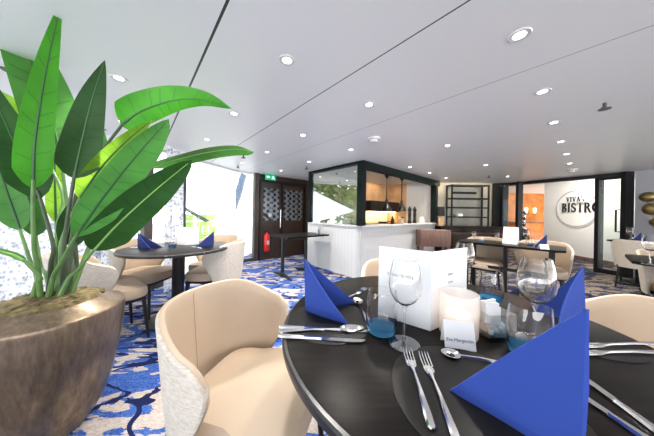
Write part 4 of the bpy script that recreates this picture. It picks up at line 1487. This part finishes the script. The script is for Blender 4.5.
# candle glass and sugar pot
cg = thing('candle_holder', 'frosted candle glass with lit tea light beside the menu card', 'candle holder', P(458, 334.2, ZT))
fg = milky_mat()
obj('glass_cup', lathe(bmesh.new(), [(0, 0), (0.052, 0.0), (0.055, 0.006), (0.057, 0.07), (0.057, 0.135), (0.053, 0.135), (0.052, 0.07), (0.050, 0.010), (0, 0.008)], 40, caps=False), fg, cg)
obj('candle', lathe(bmesh.new(), [(0, 0.01), (0.036, 0.01), (0.036, 0.07), (0, 0.066)], 24), M['candle'], cg)
obj('flame', lathe(bmesh.new(), [(0, 0.07), (0.006, 0.08), (0.004, 0.092), (0, 0.10)], 12), M['warm_lamp'], cg)
sp_ = P(490, 334, ZT)
sgp = thing('sugar_pot', 'square glass pot of white sugar packets beside the candle glass', 'sugar pot', sp_, radians(8))
w = 0.046
gb = bmesh.new()
for a_, s_, z_ in ((0, w, 0.0), (1, w, 0.010)):
    pass
def sq(h_, z):
    return [gb.verts.new(p) for p in ((-h_, -h_, z), (h_, -h_, z), (h_, h_, z), (-h_, h_, z))]


loops_ = [sq(w, 0.0), sq(w, 0.082), sq(w - 0.003, 0.082), sq(w - 0.003, 0.012)]
gb.faces.new(list(reversed(loops_[0]))); gb.faces.new(loops_[-1])
for p_, q_ in zip(loops_, loops_[1:]):
    for k in range(4):
        gb.faces.new((p_[k], p_[(k + 1) % 4], q_[(k + 1) % 4], q_[k]))
obj('glass_box', gb, M['glass_thin'], sgp, False)
fl = bmesh.new()
for k in range(60):
    bmesh.ops.create_icosphere(fl, subdivisions=1, radius=0.009, matrix=Matrix.Translation((random.uniform(-0.034, 0.034), random.uniform(-0.034, 0.034), random.uniform(0.022, 0.045))))
o = obj('white_pebbles', fl, M['white_ware'], sgp)
o['kind'] = 'stuff'
for k in range(5):
    q = tag(obj('sugar_packet', B((0, 0, 0), (0.055, 0.004, 0.055)), M['paper'], smooth=False), '', 'packet', 'sugar packets in the glass pot')
    q['label'] = 'white sugar packet standing in the square glass pot'
    q.location = sp_ + Vector((-0.012 + 0.004 * k, -0.026 + 0.013 * k, 0.076 + 0.004 * (k % 2)))
    q.rotation_euler = (0.12 * (k - 2), 0.25 - 0.1 * k, 0.15)

# ------------------------------------------------ settings on the other tables
def small_menu(label, p, rz, w=0.15, h=0.2):
    t = thing('menu_card', label, 'menu', p, rz)
    obj('front_panel', plate(bmesh.new(), [(-w / 2, 0, 0), (w / 2, 0, 0), (w / 2, 0.02, h), (-w / 2, 0.02, h)], 0.002), M['paper'], t, False)
    obj('back_panel', plate(bmesh.new(), [(-w / 2, 0.06, 0), (w / 2, 0.06, 0), (w / 2, 0.023, h), (-w / 2, 0.023, h)], 0.002), M['paper'], t, False)
    return t


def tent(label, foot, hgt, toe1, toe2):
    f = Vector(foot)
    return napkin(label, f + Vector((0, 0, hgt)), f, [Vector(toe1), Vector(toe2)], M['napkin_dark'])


wt = P(138, 247, ZT); wt.y = 2.12
lt0 = Vector((LT.x, LT.y, ZT))
f1 = D(138, 246, 2.15); f1.z = ZT
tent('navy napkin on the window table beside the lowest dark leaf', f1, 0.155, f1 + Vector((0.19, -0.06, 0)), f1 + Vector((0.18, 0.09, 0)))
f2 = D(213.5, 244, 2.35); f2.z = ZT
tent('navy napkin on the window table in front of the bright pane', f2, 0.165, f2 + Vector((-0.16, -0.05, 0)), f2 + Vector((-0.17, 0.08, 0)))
t = thing('menu_card', 'grey-white folded menu card standing on the window table', 'menu', lt0 + Vector((-0.02, 0.12, 0)))
obj('cover_leaf', plate(bmesh.new(), [(0.02, 0, 0), (-0.14, 0.05, 0), (-0.14, 0.05, 0.20), (0.02, 0, 0.20)], 0.002), M['paper'], t, False)
obj('inner_leaf', plate(bmesh.new(), [(0.02, 0, 0), (0.12, 0.07, 0), (0.12, 0.07, 0.20), (0.02, 0, 0.20)], 0.002), M['paper'], t, False)
GW = 'glasses on the window table'
wine_glass('wine glass between the menu card and navy napkin at the window table', lt0 + Vector((-0.17, 0.02, 0)), 0.85, GW)
wine_glass('wine glass beside the pale menu card near the bright window pane', lt0 + Vector((0.17, 0.20, 0)), 0.85, GW)
tumbler('tumbler in front of the menu card at the window table', lt0 + Vector((-0.05, -0.02, 0)), 0.75, GW)
cutlery('fork', lt0 + Vector((0.30, -0.1, 0)), lt0 + Vector((0.14, 0.0, 0)), 'fork lying on the window table beside the napkin', 'cutlery on the window table')
cutlery('knife', lt0 + Vector((-0.42, -0.10, 0)), lt0 + Vector((-0.2, -0.12, 0)), 'knife lying on the window table near the dark leaf', 'cutlery on the window table')

mm = D(511.5, 244, 3.0); mm.z = ZT
small_menu('pale menu card standing on the long table before the bistro', mm, RA + 1.35 - pi / 2, 0.17, 0.235)
f3 = D(546.5, 244, 2.68); f3.z = ZT
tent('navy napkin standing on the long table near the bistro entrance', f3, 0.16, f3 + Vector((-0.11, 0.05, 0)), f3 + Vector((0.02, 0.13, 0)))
ncd = D(545, 247, 2.55); ncd.z = ZT
small_menu('small white name card before the navy napkin on the long table', ncd, -0.3, 0.085, 0.055)
wine_glass('wine glass at the end of the long table near the sideboard', (D(474, 242, 3.15).x, 3.15, ZT), 0.62, 'glasses on the long table')
wine_glass('wine glass on the long table beside the pale menu card', (D(497, 242, 3.05).x, 3.05, ZT), 0.62, 'glasses on the long table')
wine_glass('wine glass on the long table between menu card and navy napkin', (D(526, 244, 2.95).x, 2.95, ZT), 0.8, 'glasses on the long table')
tumbler('tumbler at the end of the long table near the sideboard', (D(481, 243, 3.05).x, 3.05, ZT), 0.7, 'glasses on the long table')
tumbler('tumbler on the long table behind the small name card', (D(530, 245, 2.85).x, 2.85, ZT), 0.7, 'glasses on the long table')
fD = D(641, 245, 3.52); fD.z = ZT
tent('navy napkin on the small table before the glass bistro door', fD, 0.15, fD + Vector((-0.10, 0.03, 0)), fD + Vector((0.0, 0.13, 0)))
wine_glass('wine glass on the small table before the glass bistro door', (D(630, 243, 3.66).x, 3.66, ZT), 0.9, 'glasses on the small table')
tumbler('tumbler on the small table before the glass bistro door', (D(635, 243, 3.66).x, 3.66, ZT), 0.8, 'glasses on the small table')
wine_glass('large wine glass on the small table under the gold dishes', (D(650, 265, 1.80).x, 1.80, ZT), 0.98, 'glass under the gold dishes')

# ---------------------------------------------------------------- the big potted plant
PC = Vector((-1.416, 1.11, 0))
pl = thing('potted_plant', 'large banana-leaved plant in a tall bronze pot', 'plant', PC)
prof = [(0, 0), (0.130, 0), (0.145, 0.008), (0.178, 0.06), (0.209, 0.13), (0.238, 0.25), (0.262, 0.39), (0.277, 0.52), (0.281, 0.60), (0.274, 0.618), (0.200, 0.656), (0.195, 0.662), (0.188, 0.655), (0.185, 0.60), (0.0, 0.59)]
pp_ = spline([Vector((r, 0, z)) for r, z in prof[1:10]], 40)
obj('pot', lathe(bmesh.new(), [(0, 0)] + [(p.x, p.z) for p in pp_] + prof[10:], 72), M['pot'], pl)
ms_ = bmesh.new()
lathe(ms_, [(0.188, 0.652), (0.17, 0.672), (0.1, 0.685), (0, 0.69)], 40, caps=False)
for k in range(150):
    r = 0.18 * sqrt(random.random()); a = random.uniform(0, 2 * pi)
    bmesh.ops.create_icosphere(ms_, subdivisions=1, radius=random.uniform(0.008, 0.02), matrix=Matrix.Translation((r * cos(a), r * sin(a), 0.683 - 0.6 * r * r + random.uniform(-0.004, 0.008))) @ Matrix.Diagonal((1, 1, 0.6, 1)))
o = obj('moss', ms_, M['moss'], pl)
o['kind'] = 'stuff'
CAM = Vector((0, 0, EYE))


def leaf(pts, width, mat, rib, tilt=0.0, fold=0.25, stem=None, stem_mat='stem', side=0.0, sr=0.0085, blunt=False):
    pts = [D(*p) if not isinstance(p, Vector) else p for p in pts]
    n = 30
    mp = pts[len(pts) // 2]
    width *= mp.y / sqrt(mp.x ** 2 + mp.y ** 2)
    ctr = spline(pts, n)
    bm = bmesh.new()
    uvl = bm.loops.layers.uv.new('UVMap')
    m_ = 5
    rows = []
    for i, p in enumerate(ctr):
        s = i / (n - 1)
        t = (ctr[min(i + 1, n - 1)] - ctr[max(i - 1, 0)]).normalized()
        l = t.cross((p - CAM).normalized()).normalized()
        l = Matrix.Rotation(tilt, 3, t) @ l
        nr = l.cross(t)
        wv = width * 0.5 * min(1.0, (s / 0.14 + 0.02)) ** 0.55 * max(0.0, 1 - max(0, (s - 0.22) / 0.78) ** 1.7) ** 0.9
        if blunt:
            wv = width * 0.5 * min(1.0, (s / 0.2 + 0.02)) ** 0.55 * max(0.0, 1 - max(0, (s - 0.3) / 0.7) ** 2.6) ** 0.7
        row = []
        for k in range(-m_, m_ + 1):
            x = k / m_
            wob = 0.05 * sin(9 * s + 2.2 * x * (1 if x > 0 else 1.4) + width * 40)
            q = p + l * (x * wv * (1 + side * (1 if x > 0 else -1))) + nr * (-fold * abs(x) ** 1.4 * wv + wob * wv * abs(x))
            row.append((bm.verts.new(q - PC), x, s))
        rows.append(row)
    for a_, b_ in zip(rows, rows[1:]):
        for k in range(2 * m_):
            q = (a_[k], a_[k + 1], b_[k + 1], b_[k])
            try:
                f = bm.faces.new([v[0] for v in q])
            except ValueError:
                continue
            for lp, v in zip(f.loops, q):
                lp[uvl].uv = (v[1], v[2])
    o = obj('leaf', bm, M[mat], pl, fix=False)
    rb = bmesh.new()
    tube(rb, [p - PC for p in ctr[:-1]], [0.0065 * (1 - 0.8 * i / n) for i in range(n - 1)], 6)
    obj('midrib', rb, M[rib], o)
    base = ctr[0]
    if stem is not None:
        a = Vector((stem[0] * 0.6, stem[1] * 0.6, 0.665)) + PC
        t = (ctr[1] - ctr[0]).normalized()
        mid = base - t * (base - a).length * 0.45
        mid = mid.lerp((a + base) / 2, 0.45)
        path = spline([a, a.lerp(mid, 0.55) + Vector((0, 0, 0.03)), mid, base, ctr[2]], 22)
        b2 = bmesh.new()
        tube(b2, [p - PC for p in path], [sr * (1.35 - 0.75 * i / 21) for i in range(22)], 8)
        obj('stalk', b2, M[stem_mat], pl)
    return o


leaf([(33, 188, .98), (35, 140, .96), (46, 70, .98), (62, -2, 1.02)], 0.185, 'leaf_bright', 'rib', 0.1, 0.15, stem=(-0.02, -0.05))
leaf([(60, 152, 1.30), (48, 105, 1.30), (30, 60, 1.30), (6, 5, 1.32), (-18, -38, 1.34)], 0.40, 'leaf_mid', 'rib', 0.1, 0.2, stem=(-0.02, 0.05))
leaf([(56, 222, 1.36), (55, 190, 1.36), (54, 150, 1.36), (48, 100, 1.36)], 0.13, 'leaf_yellow', 'rib', 0.0, 0.1, stem=(0.0, 0.07))
leaf([(74, 178, 1.08), (81, 145, 1.08), (92, 100, 1.08), (105, 60, 1.10)], 0.225, 'leaf_dark', 'rib', 0.15, 0.2, stem=(0.06, 0.03), stem_mat='stem_dark')
leaf([(122, 125, 1.22), (140, 112, 1.20), (172, 101, 1.18), (203, 100, 1.15), (232, 109, 1.12)], 0.22, 'leaf_bright', 'rib', -0.5, 0.25, stem=(0.09, 0.02), stem_mat='stem_dark')
leaf([(150, 168, 1.42), (174, 160, 1.38), (206, 152.5, 1.34), (236, 149, 1.30), (254, 152, 1.28)], 0.17, 'leaf_mid', 'rib_pale', 1.05, 0.2, stem=(0.10, 0.05), blunt=True)
leaf([(76, 236, 1.04), (104, 196, 1.02), (136, 156, 1.0), (169, 119, .98)], 0.20, 'leaf_pale', 'rib', 0.2, 0.15, stem=(0.03, -0.05), side=-0.15, blunt=True)
leaf([(80, 198, 1.16), (104, 164, 1.14), (130, 138, 1.12), (152, 120, 1.1)], 0.16, 'leaf_yellow', 'rib', 0.5, 0.1, stem=(0.07, 0.0))
leaf([(94, 250, 1.14), (118, 224, 1.12), (152, 193, 1.10), (192, 160, 1.08)], 0.235, 'leaf_dark', 'rib_pale', 0.25, 0.2, stem=(0.09, -0.03), blunt=True)
leaf([(40, 198, 1.06), (20, 155, 1.05), (2, 115, 1.04), (-22, 62, 1.03)], 0.27, 'leaf_dark', 'rib', -0.1, 0.2, stem=(-0.05, 0.02), stem_mat='stem_dark')
leaf([(20, 230, 1.16), (6, 190, 1.15), (-8, 150, 1.14), (-34, 105, 1.12)], 0.23, 'leaf_pale', 'rib', -0.2, 0.2, stem=(-0.08, 0.0))
leaf([(36, 236, 1.26), (34, 214, 1.26), (28, 185, 1.26), (14, 140, 1.26)], 0.16, 'leaf_mid', 'rib', 0.1, 0.2, stem=(-0.05, 0.05))
leaf([(26, 262, 1.02), (10, 254, 1.00), (-12, 250, .97), (-40, 256, .95)], 0.06, 'leaf_mid', 'rib_pale', 0.6, 0.2, stem=(-0.09, -0.05), sr=0.009)
leaf([(22, 120, 1.38), (6, 104, 1.38), (-16, 92, 1.38), (-50, 80, 1.38)], 0.22, 'leaf_yellow', 'rib', 0.1, 0.2, stem=(-0.06, 0.06))
leaf([(76, 246, 1.26), (71, 226, 1.26), (78, 205, 1.26), (98, 180, 1.26)], 0.17, 'leaf_dark', 'rib', 0.0, 0.2, stem=(0.05, 0.06), stem_mat='stem_dark')
leaf([(92, 180, 1.42), (98, 160, 1.42), (100, 140, 1.42), (98, 112, 1.42)], 0.15, 'leaf_mid', 'rib', 0.2, 0.2, stem=(0.07, 0.06), stem_mat='stem_dark')

# ---------------------------------------------------------------- outside on the river bank
struct('ground_quay', prism(bmesh.new(), [(-40, 2), (-3.6, 2), (-2.2, 5.3), (-2.2, 30), (-40, 30)], -0.9, -0.8), M['quay'])
gr = prism(bmesh.new(), [(-6.5, 9.6), (-5.4, 9.6), (-6.2, 12), (-8.0, 12)], -0.8, 0.95)
tag(obj('grass_bank', gr, M['grass'], smooth=False), 'strip of bright grass bank outside the tall window', 'bank')
bt = thing('gangway', 'white gangway with dark rail slanting outside the tall window', 'gangway', D(215, 225, 7.5))
r0 = D(215, 225, 7.5)
obj('ramp', tube(bmesh.new(), [D(170, 200, 7.5) - r0, D(207, 221, 7.2) - r0], 0.06, 8), M['frame'], bt)
obj('rail', tube(bmesh.new(), [D(170, 222, 7.5) - r0, D(222, 220.5, 7.2) - r0, D(262, 217, 7.0) - r0], 0.025, 8), M['chrome'], bt)
obj('ladder_pole', tube(bmesh.new(), [D(212, 226, 7.0) - r0, D(231, 196, 7.0) - r0], 0.05, 8), M['hull'], bt)
obj('support', tube(bmesh.new(), [D(195, 214, 7.3) - r0, Vector((D(195, 214, 7.3).x, 7.3, -0.8)) - r0], 0.05, 8), M['hull'], bt)
hl = bmesh.new()
hx = [D(236, 232, 8.0), D(262, 232, 8.0), D(262, 246, 8.0), D(205, 246, 8.0)]
dv = thing('davit_arm', 'blue-grey boat arm hanging at the top of the tall window', 'boat arm', D(240, 186, 6.4))
d0 = D(240, 186, 6.4)
obj('arm', plate(bmesh.new(), [D(236.5, 190, 6.4) - d0, D(242, 173, 6.4) - d0, D(246, 175, 6.4) - d0, D(241.5, 193, 6.4) - d0, D(236, 210, 6.4) - d0], 0.12), M['steel_blue'], dv, False)
obj('bracket', plate(bmesh.new(), [D(233, 177, 6.4) - d0, D(238, 171.5, 6.4) - d0, D(243.5, 174, 6.4) - d0, D(238, 180, 6.4) - d0], 0.1), M['grey_wall'], dv, False)
obj('boat_mast', tube(bmesh.new(), [Vector((0.12, 0.3, 1.6)), Vector((0.12, 0.3, -0.8 - d0.z))], 0.04, 8), M['hull'], dv)
obj('yard', tube(bmesh.new(), [Vector((0.12, 0.3, 0.3)), Vector((0.0, 0.0, 0.3))], 0.03, 8), M['hull'], dv)


def tree(loc, h, r, label, group='trees on the river bank'):
    t = thing('tree', label, 'tree', loc, random.uniform(0, 6), group)
    obj('trunk', tube(bmesh.new(), [(0, 0, 0), (0.05, 0, h * 0.35), (0, 0.04, h * 0.6)], [0.16, 0.12, 0.06], 8), M['bark'], t)
    bm = bmesh.new()
    for k in range(1100):
        a, b_ = random.uniform(0, 2 * pi), random.uniform(-1, 1)
        q = sqrt(1 - b_ * b_)
        rr = r * random.uniform(0.55, 1.0) * (1 + 0.25 * sin(3 * a) * q)
        c = Vector((rr * q * cos(a), rr * q * sin(a), h * 0.66 + rr * b_ * 0.85))
        s = random.uniform(0.14, 0.30)
        m4 = Matrix.Translation(c) @ Matrix.Rotation(random.uniform(0, pi), 4, Vector((random.uniform(-1, 1), random.uniform(-1, 1), random.uniform(-1, 1) + 0.01)))
        vs_ = [bm.verts.new(m4 @ Vector(p)) for p in ((-s, 0, 0), (0, -s * 0.6, 0.05), (s, 0, 0), (0, s * 0.6, 0.05))]
        bm.faces.new(vs_)
    obj('crown', bm, M['bush'], t, fix=False)
    return t


for i, (x, y, h, r) in enumerate(((-9.5, 3.2, 3.6, 1.6), (-10.5, 5.6, 4.2, 1.9), (-9.0, 8.2, 3.2, 1.4), (-12, 1.2, 4.6, 2.0))):
    tree((x, y, -0.8), h, r, 'leafy green tree on the river bank mirrored in the kiosk glass')
aw = thing('sun_sail', 'white triangular sun sail outside the windows mirrored in the kiosk glass', 'sun sail', (-5.6, 4.6, 0))
obj('cloth', plate(bmesh.new(), [(-0.5, 1.2, 0.6), (-0.5, -0.9, 1.25), (-0.5, 1.3, 2.3)], 0.02), M['hull'], aw, False)
obj('mast', tube(bmesh.new(), [(-0.5, 1.35, -0.8), (-0.5, 1.35, 2.5)], 0.03), M['hull'], aw)
